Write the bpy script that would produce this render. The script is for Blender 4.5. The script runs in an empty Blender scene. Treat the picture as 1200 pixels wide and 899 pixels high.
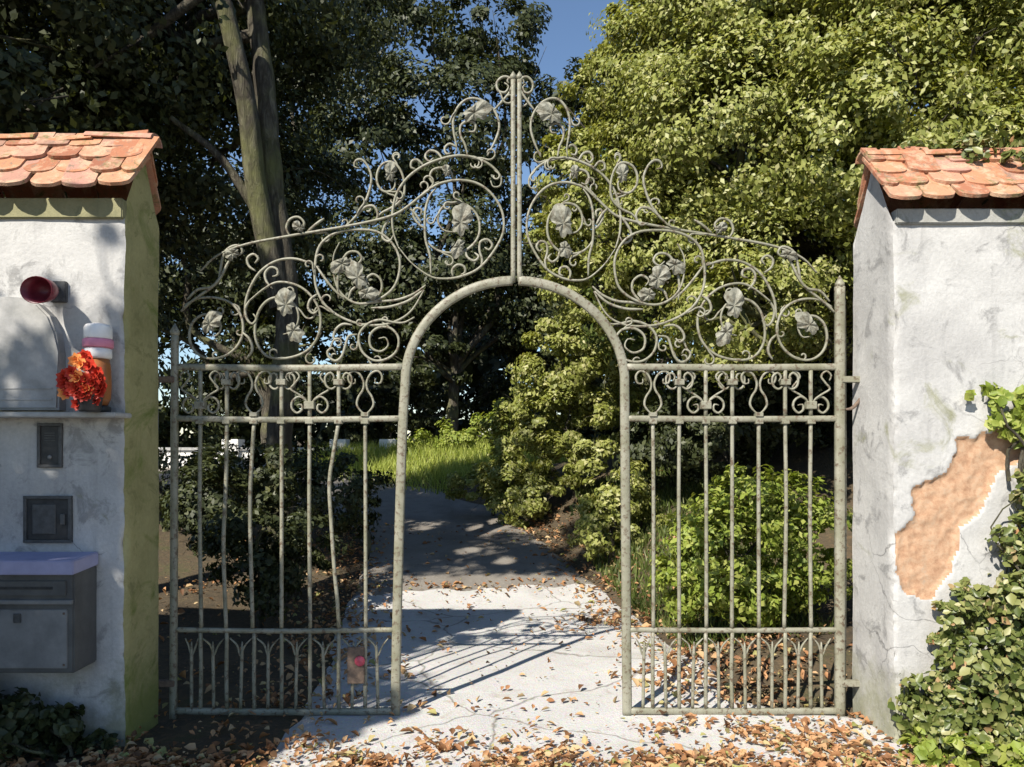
import bpy, bmesh, math, random
import numpy as np
from mathutils import Vector, noise, Matrix

# ------------------------------------------------------------------ camera, sky, sun, exposure
S = bpy.context.scene
COL = S.collection
EYE = 1.713
cam_d = bpy.data.cameras.new('camera'); cam = bpy.data.objects.new('camera', cam_d); COL.objects.link(cam)
cam.location = (0, 0, EYE); cam.rotation_euler = (math.radians(90), 0, 0)
cam_d.sensor_width = 36; cam_d.lens = 27; cam_d.shift_y = 70.5/1200
cam_d.clip_start = 0.05; cam_d.clip_end = 600
S.camera = cam

SUN_EL = 42.0
SX, SY = 0.562, 0.827            # horizontal travel of the light
w = bpy.data.worlds.new('World'); S.world = w; w.use_nodes = True
wn = w.node_tree.nodes; wl = w.node_tree.links
sky = wn.new('ShaderNodeTexSky'); sky.sky_type = 'NISHITA'; sky.sun_disc = False
sky.sun_elevation = math.radians(SUN_EL); sky.sun_rotation = math.atan2(-SX, -SY)
sky.air_density = 1.0; sky.dust_density = 0.0; sky.ozone_density = 3.0
bg = wn['Background']; bg.inputs[1].default_value = 0.088
wl.new(sky.outputs[0], bg.inputs[0])
sl = bpy.data.lights.new('sun', 'SUN'); sl.energy = 5.0; sl.angle = math.radians(0.53); sl.color = (1, 0.94, 0.83)
so = bpy.data.objects.new('sun', sl); COL.objects.link(so)
ce, se = math.cos(math.radians(SUN_EL)), math.sin(math.radians(SUN_EL))
so.rotation_euler = Vector((SX*ce, SY*ce, -se)).to_track_quat('-Z', 'Y').to_euler()
so.location = (-6, -9, 12)
vs = S.view_settings; vs.view_transform = 'Standard'; vs.look = 'None'; vs.gamma = 1; vs.exposure = 0.78
vs.use_curve_mapping = False
S.render.engine = 'CYCLES'
S.cycles.max_bounces = 4; S.cycles.diffuse_bounces = 3; S.cycles.transmission_bounces = 3; S.cycles.glossy_bounces = 2; S.cycles.transparent_max_bounces = 4

# ------------------------------------------------------------------ materials
def lin(c): return tuple(c) + (1,)
class NT:
    def __init__(s, name):
        s.m = bpy.data.materials.new(name); s.m.use_nodes = True
        s.n = s.m.node_tree.nodes; s.l = s.m.node_tree.links; s.b = s.n['Principled BSDF']
        s.out = s.n['Material Output']
    def new(s, t, **kw):
        o = s.n.new(t)
        for k, v in kw.items(): setattr(o, k, v)
        return o
    def pos(s):
        return s.new('ShaderNodeNewGeometry').outputs['Position']
    def noise(s, scale, detail=5, rough=0.6, vec=None, dist=0):
        o = s.new('ShaderNodeTexNoise'); o.inputs['Scale'].default_value = scale
        o.inputs['Detail'].default_value = detail; o.inputs['Roughness'].default_value = rough
        o.inputs['Distortion'].default_value = dist
        s.l.new(vec if vec is not None else s.pos(), o.inputs['Vector']); return o.outputs['Fac']
    def ramp(s, fac, stops):
        o = s.new('ShaderNodeValToRGB'); e = o.color_ramp.elements
        while len(e) < len(stops): e.new(0.5)
        for i, (p, c) in enumerate(stops): e[i].position = p; e[i].color = lin(c) if len(c) == 3 else c
        s.l.new(fac, o.inputs[0]); return o.outputs[0]
    def mix(s, fac, a, b, mode='MIX'):
        o = s.new('ShaderNodeMix', data_type='RGBA', blend_type=mode)
        for sock, v in ((o.inputs[0], fac), (o.inputs[6], a), (o.inputs[7], b)):
            if isinstance(v, (int, float)): sock.default_value = v
            elif isinstance(v, tuple): sock.default_value = lin(v)
            else: s.l.new(v, sock)
        return o.outputs[2]
    def bump(s, h, strength=0.4, dist=0.02):
        o = s.new('ShaderNodeBump'); o.inputs['Strength'].default_value = strength
        o.inputs['Distance'].default_value = dist; s.l.new(h, o.inputs['Height'])
        s.l.new(o.outputs[0], s.b.inputs['Normal'])
    def col(s, c, rough=0.8):
        if isinstance(c, tuple): s.b.inputs['Base Color'].default_value = lin(c)
        else: s.l.new(c, s.b.inputs['Base Color'])
        s.b.inputs['Roughness'].default_value = rough
        s.b.inputs['Specular IOR Level'].default_value = 0.3
        return s.m
BW = lambda a: (a, a, a)

def m_plaster(name, base, grey, patch, moss, mossamt=0.5):
    t = NT(name)
    n1 = t.noise(1.6, 7, 0.65); n2 = t.noise(5.5, 6, 0.7, dist=0.6); n3 = t.noise(45, 4, 0.7)
    c = t.mix(t.ramp(n1, [(0.42, BW(0)), (0.62, BW(1))]), base, grey)
    c = t.mix(t.ramp(n2, [(0.55, BW(0)), (0.64, BW(0.85))]), c, patch)
    c = t.mix(t.ramp(t.noise(2.3, 8, 0.7, dist=1.2), [(0.66 - mossamt*0.2, BW(0)), (0.78 - mossamt*0.2, BW(1))]), c, moss)
    mp = t.new('ShaderNodeMapping'); mp.inputs['Scale'].default_value = (9, 9, 0.8); t.l.new(t.pos(), mp.inputs[0])
    c = t.mix(t.ramp(t.noise(1.2, 5, 0.6, vec=mp.outputs[0]), [(0.58, BW(0)), (0.72, BW(0.35))]), c, patch)
    vo = t.new('ShaderNodeTexVoronoi', feature='DISTANCE_TO_EDGE'); vo.inputs['Scale'].default_value = 2.6
    wv = t.new('ShaderNodeMix', data_type='VECTOR'); wv.inputs[0].default_value = 0.12
    nz = t.new('ShaderNodeTexNoise'); nz.inputs['Scale'].default_value = 7; nz.inputs['Detail'].default_value = 6; t.l.new(t.pos(), nz.inputs['Vector'])
    t.l.new(t.pos(), wv.inputs[4]); t.l.new(nz.outputs['Color'], wv.inputs[5]); t.l.new(wv.outputs[1], vo.inputs['Vector'])
    ck = t.mix(t.ramp(t.noise(1.1, 3), [(0.5, BW(0)), (0.6, BW(1))]), BW(0), t.ramp(vo.outputs['Distance'], [(0.0, BW(0.8)), (0.010, BW(0))]))
    c = t.mix(ck, c, tuple(x*0.5 for x in patch))
    sx = t.new('ShaderNodeSeparateXYZ'); t.l.new(t.pos(), sx.inputs[0])
    ad = t.new('ShaderNodeMath', operation='ADD'); t.l.new(sx.outputs[2], ad.inputs[0]); mu = t.new('ShaderNodeMath', operation='MULTIPLY_ADD')
    t.l.new(t.noise(3.1, 7, 0.7), mu.inputs[0]); mu.inputs[1].default_value = -1.5; mu.inputs[2].default_value = 0.75; t.l.new(mu.outputs[0], ad.inputs[1])
    c = t.mix(t.ramp(ad.outputs[0], [(0.06, BW(0.8)), (0.42, BW(0))]), c, tuple(x*1.05 for x in moss))
    c = t.mix(0.25, c, t.ramp(n3, [(0.3, BW(0.25)), (0.7, BW(0.9))]), 'MULTIPLY')
    t.bump(t.mix(0.5, n3, n2), 0.45, 0.015)
    return t.col(c, 0.9)
M_PL = m_plaster('white_plaster', (0.51, 0.50, 0.485), (0.42, 0.41, 0.40), (0.27, 0.265, 0.26), (0.27, 0.27, 0.18), 0.25)  # grey patches: stains that also stand in for dappled leaf shadow
M_PL2 = m_plaster('grey_plaster', (0.53, 0.52, 0.505), (0.43, 0.42, 0.41), (0.28, 0.275, 0.27), (0.25, 0.25, 0.17), 0.1)
M_OLIVE = m_plaster('olive_plaster', (0.40, 0.37, 0.18), (0.31, 0.29, 0.13), (0.24, 0.23, 0.10), (0.19, 0.22, 0.06), 0.6)  # darker olive tone, used on the left wall end
M_CORN_SHADE = m_plaster('cornice_shade_olive', (0.30, 0.28, 0.16), (0.24, 0.23, 0.13), (0.17, 0.17, 0.10), (0.14, 0.16, 0.06), 0.5)  # dark olive, with the eave shadow put into the cornice colour
M_CORN2_SHADE = m_plaster('cornice_shade_grey', (0.40, 0.39, 0.36), (0.31, 0.31, 0.29), (0.22, 0.22, 0.20), (0.20, 0.22, 0.12), 0.3)  # greyer than the wall, eave shadow painted into this tone
def m_under():
    t = NT('orange_undercoat')
    n = t.noise(17, 10, 0.85); v = t.new('ShaderNodeTexVoronoi'); v.inputs['Scale'].default_value = 26; t.l.new(t.pos(), v.inputs['Vector'])
    c = t.ramp(n, [(0.3, (0.28, 0.15, 0.09)), (0.45, (0.41, 0.245, 0.15)), (0.55, (0.48, 0.315, 0.205)), (0.7, (0.39, 0.32, 0.25))])
    t.bump(t.mix(0.25, n, v.outputs['Distance']), 0.6, 0.02)
    return t.col(c, 0.95)
M_UND = m_under()
def m_tile():
    t = NT('clay_tile')
    oi = t.new('ShaderNodeObjectInfo').outputs['Random']
    c = t.ramp(oi, [(0.0, (0.26, 0.10, 0.06)), (0.3, (0.40, 0.17, 0.09)), (0.6, (0.48, 0.23, 0.13)), (0.8, (0.42, 0.22, 0.17)), (1.0, (0.30, 0.17, 0.12))])
    c = t.mix(t.ramp(t.noise(11, 6, 0.7), [(0.48, BW(0)), (0.62, BW(0.85))]), c, (0.50, 0.33, 0.22))
    c = t.mix(t.ramp(t.noise(19, 7, 0.8), [(0.54, BW(0)), (0.64, BW(0.9))]), c, (0.20, 0.15, 0.11))
    c = t.mix(t.ramp(t.noise(7, 6, 0.75, dist=1), [(0.56, BW(0)), (0.66, BW(0.9))]), c, (0.16, 0.15, 0.06))
    c = t.mix(t.ramp(t.noise(60, 3, 0.7), [(0.62, BW(0)), (0.7, BW(0.7))]), c, (0.16, 0.12, 0.09))
    t.bump(t.noise(70, 4, 0.7), 0.5, 0.01)
    return t.col(c, 0.92)
M_TILE = m_tile()
def m_iron():
    t = NT('grey_green_paint')
    n = t.noise(30, 6, 0.7)
    c = t.mix(t.ramp(t.noise(6, 5, 0.6), [(0.4, BW(0)), (0.65, BW(1))]), (0.255, 0.245, 0.19), (0.175, 0.17, 0.115))
    c = t.mix(t.ramp(n, [(0.52, BW(0)), (0.62, BW(0.95))]), c, (0.10, 0.07, 0.045))
    t.bump(n, 0.5, 0.006)
    t.col(c, 0.5); t.b.inputs['Specular IOR Level'].default_value = 0.45
    return t.m
M_IRON = m_iron()
M_SHEET = None
def _sheet():
    t = NT('weathered_sheet_iron'); n = t.noise(26, 6, 0.7)
    c = t.ramp(n, [(0.35, (0.10, 0.085, 0.06)), (0.5, (0.20, 0.195, 0.155)), (0.68, (0.27, 0.265, 0.22))])
    t.bump(t.noise(60, 4), 0.5, 0.004); return t.col(c, 0.55)
M_SHEET = _sheet()
def m_plain(name, c1, c2, scale=20, rough=0.7, bump=0.3, metal=0):
    t = NT(name); n = t.noise(scale, 6, 0.65)
    t.bump(n, bump, 0.008); t.col(t.ramp(n, [(0.3, c1), (0.7, c2)]), rough)
    t.b.inputs['Metallic'].default_value = metal
    return t.m
M_RUST = m_plain('rusty_iron', (0.08, 0.06, 0.05), (0.20, 0.14, 0.10), 40, 0.8)
M_DARK = m_plain('dark_metal', (0.05, 0.05, 0.05), (0.10, 0.10, 0.10), 25, 0.45)
M_DARK2 = m_plain('dark_plastic', (0.025, 0.025, 0.027), (0.05, 0.05, 0.05), 30, 0.4)
M_MAROON = m_plain('maroon_enamel', (0.10, 0.014, 0.024), (0.19, 0.03, 0.045), 14, 0.35, 0.1)
M_LAV = m_plain('lavender_sheet', (0.28, 0.28, 0.42), (0.36, 0.355, 0.52), 9, 0.55, 0.2)
M_BOX = m_plain('grey_sheet', (0.07, 0.07, 0.07), (0.12, 0.12, 0.115), 8, 0.5, 0.15)
M_BOX2 = m_plain('light_grey_sheet', (0.15, 0.15, 0.15), (0.24, 0.24, 0.235), 8, 0.45, 0.15)
M_STONE = m_plain('grey_stone', (0.26, 0.26, 0.25), (0.42, 0.41, 0.40), 10, 0.85, 0.5)
M_CONC = m_plain('ledge_concrete', (0.30, 0.30, 0.29), (0.45, 0.44, 0.43), 14, 0.9, 0.5)
M_WHITE = m_plain('white_cap', (0.70, 0.68, 0.66), (0.82, 0.80, 0.78), 14, 0.4, 0.1)
M_PINK = m_plain('pink_band', (0.60, 0.20, 0.30), (0.72, 0.30, 0.40), 14, 0.5, 0.1)
M_AMBER = m_plain('amber_glass', (0.26, 0.09, 0.03), (0.36, 0.14, 0.05), 9, 0.2, 0.1)
M_RED = m_plain('red_petal', (0.42, 0.02, 0.012), (0.60, 0.06, 0.03), 12, 0.5, 0.2)
M_ORANGE = m_plain('orange_petal', (0.75, 0.25, 0.06), (0.85, 0.36, 0.12), 12, 0.5, 0.2)
M_REFL = m_plain('red_reflector', (0.36, 0.05, 0.08), (0.46, 0.09, 0.13), 40, 0.2, 0.1)
M_HOUSE = m_plain('far_white_wall', (0.70, 0.68, 0.64), (0.80, 0.78, 0.74), 3, 0.9, 0.1)
M_GLASS = m_plain('dark_pane', (0.03, 0.035, 0.04), (0.05, 0.055, 0.06), 3, 0.1, 0.0)

def m_leaf(name, stops, trans=0.35, rough=0.5, patch=None):
    t = NT(name)
    r = t.new('ShaderNodeNewGeometry').outputs['Random Per Island']
    c = t.ramp(r, stops)
    if patch: c = t.mix(t.ramp(t.noise(patch[0], 3), [(0.42, BW(0)), (0.62, BW(patch[2]))]), c, patch[1])
    t.col(c, rough); t.b.inputs['Specular IOR Level'].default_value = 0.35
    tr = t.new('ShaderNodeBsdfTranslucent')
    t.l.new(t.mix(1.0, c, (1.25, 1.2, 0.55), 'MULTIPLY'), tr.inputs[0])
    mx = t.new('ShaderNodeMixShader'); mx.inputs[0].default_value = trans
    t.l.new(t.b.outputs[0], mx.inputs[1]); t.l.new(tr.outputs[0], mx.inputs[2])
    t.l.new(mx.outputs[0], t.out.inputs[0])
    return t.m
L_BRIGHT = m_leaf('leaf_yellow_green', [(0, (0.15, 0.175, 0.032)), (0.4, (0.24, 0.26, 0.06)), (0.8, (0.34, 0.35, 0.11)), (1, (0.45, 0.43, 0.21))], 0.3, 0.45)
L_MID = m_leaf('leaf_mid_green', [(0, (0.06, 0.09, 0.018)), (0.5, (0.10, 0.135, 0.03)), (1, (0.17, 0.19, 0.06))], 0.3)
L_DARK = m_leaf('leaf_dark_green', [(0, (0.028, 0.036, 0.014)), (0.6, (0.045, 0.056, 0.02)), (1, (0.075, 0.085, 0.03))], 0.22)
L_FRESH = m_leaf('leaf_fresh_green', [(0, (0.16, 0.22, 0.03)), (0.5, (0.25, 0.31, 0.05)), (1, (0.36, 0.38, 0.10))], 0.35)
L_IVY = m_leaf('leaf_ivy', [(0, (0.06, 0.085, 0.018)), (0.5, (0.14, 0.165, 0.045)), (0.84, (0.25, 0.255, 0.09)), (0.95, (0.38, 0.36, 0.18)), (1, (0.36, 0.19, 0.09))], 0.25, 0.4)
L_DRY = m_leaf('leaf_dry', [(0, (0.12, 0.06, 0.03)), (0.3, (0.30, 0.14, 0.06)), (0.6, (0.46, 0.25, 0.12)), (0.88, (0.46, 0.34, 0.19)), (1, (0.26, 0.27, 0.08))], 0.15, 0.7)
L_GRASS = m_leaf('grass_blade', [(0, (0.17, 0.22, 0.03)), (0.5, (0.30, 0.36, 0.06)), (1, (0.46, 0.48, 0.13))], 0.3)
def m_bark():
    t = NT('bark'); tc = t.new('ShaderNodeMapping'); tc.inputs['Scale'].default_value = (5, 5, 1.2)
    t.l.new(t.pos(), tc.inputs[0])
    n = t.noise(3.2, 8, 0.7, vec=tc.outputs[0], dist=0.8)
    c = t.ramp(n, [(0.3, (0.025, 0.021, 0.016)), (0.5, (0.07, 0.06, 0.045)), (0.68, (0.17, 0.155, 0.115))])
    c = t.mix(t.ramp(t.noise(1.3, 5), [(0.5, BW(0)), (0.65, BW(0.6))]), c, (0.17, 0.18, 0.06))
    t.bump(n, 1.0, 0.06); return t.col(c, 0.95)
M_BARK = m_bark()
def m_ground():
    t = NT('soil')
    n = t.noise(1.4, 8, 0.7); n2 = t.noise(22, 6, 0.7)
    c = t.ramp(n, [(0.3, (0.045, 0.036, 0.025)), (0.55, (0.085, 0.065, 0.04)), (0.7, (0.07, 0.075, 0.03))])
    c = t.mix(t.ramp(n2, [(0.5, BW(0)), (0.66, BW(0.6))]), c, (0.17, 0.11, 0.06))
    t.bump(n2, 0.8, 0.04); return t.col(c, 0.95)
M_SOIL = m_ground()
def m_path():
    t = NT('worn_concrete')
    n = t.noise(0.9, 8, 0.65); n2 = t.noise(38, 6, 0.75); n3 = t.noise(6, 7, 0.7, dist=0.8)
    c = t.ramp(n, [(0.32, (0.42, 0.41, 0.395)), (0.55, (0.49, 0.48, 0.465)), (0.7, (0.37, 0.355, 0.335))])
    c = t.mix(t.ramp(n3, [(0.56, BW(0)), (0.70, BW(0.7))]), c, (0.34, 0.29, 0.24))
    c = t.mix(t.ramp(n2, [(0.57, BW(0)), (0.68, BW(0.6))]), c, (0.30, 0.25, 0.20))
    vo = t.new('ShaderNodeTexVoronoi', feature='DISTANCE_TO_EDGE'); vo.inputs['Scale'].default_value = 0.75
    wv = t.new('ShaderNodeMix', data_type='VECTOR'); wv.inputs[0].default_value = 0.18
    nz = t.new('ShaderNodeTexNoise'); nz.inputs['Scale'].default_value = 3; nz.inputs['Detail'].default_value = 7; t.l.new(t.pos(), nz.inputs['Vector'])
    t.l.new(t.pos(), wv.inputs[4]); t.l.new(nz.outputs['Color'], wv.inputs[5]); t.l.new(wv.outputs[1], vo.inputs['Vector'])
    ck = t.ramp(vo.outputs['Distance'], [(0.0, BW(0.7)), (0.008, BW(0))]); c = t.mix(ck, c, (0.10, 0.085, 0.06))
    pb = t.new('ShaderNodeTexVoronoi'); pb.inputs['Scale'].default_value = 85; t.l.new(t.pos(), pb.inputs['Vector'])
    c = t.mix(0.16, c, pb.outputs['Color'], 'SOFT_LIGHT')
    c = t.mix(t.ramp(t.noise(2.2, 8, 0.75, dist=1.0), [(0.60, BW(0)), (0.74, BW(0.6))]), c, (0.27, 0.235, 0.19))
    t.bump(t.mix(0.35, n2, pb.outputs['Distance']), 0.55, 0.012); return t.col(c, 0.92)
M_PATH = m_path()
def m_path_shade():  # darker path colour, standing in for the shade under the trees
    t = NT('shade_toned_path')
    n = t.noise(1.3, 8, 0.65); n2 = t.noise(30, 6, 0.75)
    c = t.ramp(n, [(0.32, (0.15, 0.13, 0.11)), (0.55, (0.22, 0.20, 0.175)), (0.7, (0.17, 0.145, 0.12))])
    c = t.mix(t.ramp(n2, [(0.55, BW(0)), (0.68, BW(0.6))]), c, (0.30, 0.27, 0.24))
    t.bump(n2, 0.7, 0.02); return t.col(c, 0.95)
M_PATH_SHADE = m_path_shade()
M_BRICKP = m_plain('red_paving', (0.34, 0.13, 0.08), (0.55, 0.28, 0.19), 16, 0.9, 0.5)

# ------------------------------------------------------------------ object helpers
def link(name, me, mat=None, parent=None, smooth=False):
    o = bpy.data.objects.new(name, me); COL.objects.link(o)
    if mat is not None:
        for m in (mat if isinstance(mat, (list, tuple)) else [mat]): me.materials.append(m)
    if parent is not None: o.parent = parent
    if smooth: me.polygons.foreach_set('use_smooth', [True]*len(me.polygons))
    return o
def from_bm(name, bm, mat, parent=None, smooth=False):
    bmesh.ops.recalc_face_normals(bm, faces=bm.faces[:])
    me = bpy.data.meshes.new(name); bm.to_mesh(me); bm.free()
    return link(name, me, mat, parent, smooth)
def from_np(name, V, F, mat, parent=None, smooth=False):
    """V (n,3), F (m,k) equal sized faces"""
    V = np.asarray(V, np.float32); F = np.asarray(F, np.int32); k = F.shape[1]
    me = bpy.data.meshes.new(name)
    me.vertices.add(len(V)); me.vertices.foreach_set('co', V.ravel())
    me.loops.add(F.size); me.loops.foreach_set('vertex_index', F.ravel())
    me.polygons.add(len(F)); me.polygons.foreach_set('loop_start', np.arange(0, F.size, k, dtype=np.int32))
    me.update(calc_edges=True); me.validate()
    return link(name, me, mat, parent, smooth)
def tag(o, label=None, cat=None, group=None, kind=None):
    if label: o['label'] = label
    if cat: o['category'] = cat
    if group: o['group'] = group
    if kind: o['kind'] = kind
    return o
def empty(name, loc, label, cat, group=None):
    o = bpy.data.objects.new(name, None); COL.objects.link(o); o.location = loc
    o.empty_display_size = 0.2
    bpy.context.view_layer.update()
    return tag(o, label, cat, group)
def keep(o, parent):
    """parent a world-space mesh without moving it"""
    o.parent = parent; o.matrix_parent_inverse = Matrix.Translation(parent.location).inverted(); return o
def box(bm, x0, x1, y0, y1, z0, z1):
    v = [bm.verts.new(p) for p in ((x0,y0,z0),(x1,y0,z0),(x1,y1,z0),(x0,y1,z0),(x0,y0,z1),(x1,y0,z1),(x1,y1,z1),(x0,y1,z1))]
    for f in ((0,3,2,1),(4,5,6,7),(0,1,5,4),(1,2,6,5),(2,3,7,6),(3,0,4,7)): bm.faces.new([v[i] for i in f])
def bbox_obj(name, b, mat, parent, bev=0.004, seg=2):
    bm = bmesh.new(); box(bm, *b)
    if bev: bmesh.ops.bevel(bm, geom=bm.edges[:], offset=bev, segments=seg, affect='EDGES')
    return keep(from_bm(name, bm, mat), parent) if parent else from_bm(name, bm, mat)
def lathe(name, prof, c, mat, parent, n=20, a0=0, a1=2*math.pi, smooth=True):
    bm = bmesh.new(); rings = []
    full = abs(a1-a0) > 6.28
    cnt = n if full else n+1
    for r, z in prof:
        rings.append([bm.verts.new((c[0]+r*math.cos(a0+(a1-a0)*i/n), c[1]+r*math.sin(a0+(a1-a0)*i/n), c[2]+z)) for i in range(cnt)])
    for a, b in zip(rings, rings[1:]):
        for i in range(n):
            j = (i+1) % cnt; bm.faces.new((a[i], a[j], b[j], b[i]))
    if full:
        bm.faces.new(rings[0][::-1]); bm.faces.new(rings[-1])
    o = from_bm(name, bm, mat, None, smooth)
    return keep(o, parent) if parent else o
def catmull(P, step=0.012, closed=False):
    P = np.asarray(P, float); out = []
    Q = np.vstack([2*P[0]-P[1], P, 2*P[-1]-P[-2]])
    for i in range(1, len(Q)-2):
        p0, p1, p2, p3 = Q[i-1], Q[i], Q[i+1], Q[i+2]
        n = max(2, int(np.linalg.norm(p2-p1)/step))
        t = np.linspace(0, 1, n, endpoint=False)[:, None]
        out.append(0.5*((2*p1)+(-p0+p2)*t+(2*p0-5*p1+4*p2-p3)*t**2+(-p0+3*p1-3*p2+p3)*t**3))
    out.append(P[-1:]); return np.vstack(out)
def tube_np(pts, rad, n=8):
    """round tube along a 3-D polyline"""
    pts = np.asarray(pts, float); rad = np.broadcast_to(np.asarray(rad, float), (len(pts),))
    t = np.gradient(pts, axis=0); t /= np.linalg.norm(t, axis=1)[:, None]+1e-9
    ref = np.array([0.31, 0.83, 0.12]); u = np.cross(t, ref); u /= np.linalg.norm(u, axis=1)[:, None]+1e-9
    v = np.cross(t, u); a = np.linspace(0, 2*np.pi, n, endpoint=False)
    V = pts[:, None]+rad[:, None, None]*(np.cos(a)[None, :, None]*u[:, None]+np.sin(a)[None, :, None]*v[:, None])
    m = len(pts); i = np.arange(m-1)[:, None]*n; j = np.arange(n)[None]; k = (j+1) % n
    F = np.stack([i+j, i+k, i+n+k, i+n+j], -1).reshape(-1, 4)
    return V.reshape(-1, 3), F
def merge(parts):
    Vs, Fs, o = [], [], 0
    for V, F in parts: Vs.append(V); Fs.append(F+o); o += len(V)
    return np.vstack(Vs), np.vstack(Fs)

# ------------------------------------------------------------------ terrain
PC = [(-3, 0.25), (4, 0.1), (6, 0.0), (9, -0.45), (11, -0.85), (12.5, -1.35), (14, -2.4), (15.5, -4.0), (17, -6.2), (18, -9)]
def path_x(y): return float(np.interp(y, [p[0] for p in PC], [p[1] for p in PC]))
def sstep(a, b, x):
    t = np.clip((x-a)/(b-a), 0, 1); return t*t*(3-2*t)
def ground_z(x, y):
    x = np.asarray(x, float); y = np.asarray(y, float)
    z = 0.10*np.clip(y-7.5, 0, 12)*sstep(7, 10, y)
    z = z+0.02*np.clip(y-19.5, 0, 30)
    pc = np.interp(y, [p[0] for p in PC], [p[1] for p in PC])
    e = x-(pc+1.35)
    bank = 0.17*np.exp(-((x-1.75)/0.6)**2-((y-5.75)/0.35)**2)+np.clip(e, 0, 6)*0.42*sstep(5.6, 9.5, y)*(1-0.85*sstep(12.5, 16, y))+0.16*sstep(0.1, 1.0, e)*sstep(5.0, 5.6, y)
    z = z+bank
    e2 = (pc-2.2)-x
    z = z+np.clip(e2, 0, 5)*0.06*sstep(6, 9, y)
    return z
def gz(x, y): return float(ground_z(x, y))
def grid_sheet(name, xs, ys, zf, mat, kind='structure'):
    X, Y = np.meshgrid(xs, ys); Z = zf(X, Y)
    V = np.stack([X, Y, Z], -1).reshape(-1, 3); nx, ny = len(xs), len(ys)
    i = np.arange(ny-1)[:, None]*nx; j = np.arange(nx-1)[None]
    F = np.stack([i+j, i+j+1, i+nx+j+1, i+nx+j], -1).reshape(-1, 4)
    o = from_np(name, V, F, mat, smooth=True); tag(o, kind=kind); return o
rng = np.random.default_rng(7)
def fbm(x, y, s, seed=0):
    return np.vectorize(lambda a, b: noise.fractal(Vector((a*s, b*s, seed)), 1.0, 2.0, 3))(x, y)
xs = np.concatenate([np.linspace(-200, -9, 14), np.linspace(-8.5, 8.5, 86), np.linspace(9, 200, 14)])
ys = np.concatenate([np.linspace(-60, -2, 8), np.linspace(-1.5, 20, 108), np.linspace(21, 40, 14), np.linspace(50, 400, 8)])
def gsoil(X, Y):
    z = ground_z(X, Y)+0.035*fbm(X, Y, 1.1)
    pc = np.interp(Y, [p[0] for p in PC], [p[1] for p in PC])
    on = 1-sstep(1.2, 1.75, np.abs(X-pc)); on = np.where((Y < 4.8) & (X > 0), 1-sstep(2.6, 3.4, np.abs(X)), on)
    return z-0.05*on-0.02
tag(grid_sheet('ground', xs, ys, gsoil, M_SOIL), 'dark leafy soil under the trees and around the wall')
# path: a ribbon that follows the curve, in front of the gate it widens to a forecourt
def ribbon(name, mat, ya, yb_, ny, lift, label):
    yy = np.linspace(ya, yb_, ny); uu = np.linspace(-1, 1, 33); V = []
    for y in yy:
        pc = path_x(y); dy = 0.2
        tx = (path_x(y+dy)-path_x(y-dy))/(2*dy); nl = math.hypot(1, tx); nx_, ny_ = 1/nl, -tx/nl
        hw = 1.45-0.2*float(sstep(8, 10, y))+1.6*float(1-sstep(4.2, 5.2, y)); hw += 0.07*noise.noise(Vector((y*1.3, 3, 0)))
        for u in uu:
            hu = hw if u > 0 else min(hw, 1.45+0.10*noise.noise(Vector((y*2.1, 8, 0))))  # left edge cut short: dark soil there deepens the shade on the forecourt
            x_ = pc+u*hu*nx_; y_ = y+u*hu*ny_
            z_ = gz(x_, y_)*1.0+0.010*noise.fractal(Vector((x_*1.7, y_*1.7, 4)), 1, 2, 3)-0.05*max(0, abs(u)-0.93)/0.07+lift-0.03*max(0, 1-(y-ya)/0.35)*(lift > 0)+0.02*noise.noise(Vector((x_*3, 1, 7)))*max(0, 1-(y-ya)/0.6)*(lift > 0)
            V.append((x_, y_, z_))
    n = len(uu); m = len(yy); i = np.arange(m-1)[:, None]*n; j = np.arange(n-1)[None]
    F = np.stack([i+j, i+j+1, i+n+j+1, i+n+j], -1).reshape(-1, 4)
    return tag(from_np(name, V, F, mat, smooth=True), label, kind='structure')
ribbon('path', M_PATH, -3, 9.6, 125, 0.0, 'pale worn concrete path running through the gate')
ribbon('path', M_PATH_SHADE, 8.55, 18, 90, 0.018, 'path with tree shade put into its colour, curving left under the trees')  # far stretch of path, tree shade painted in by a darker material

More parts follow.
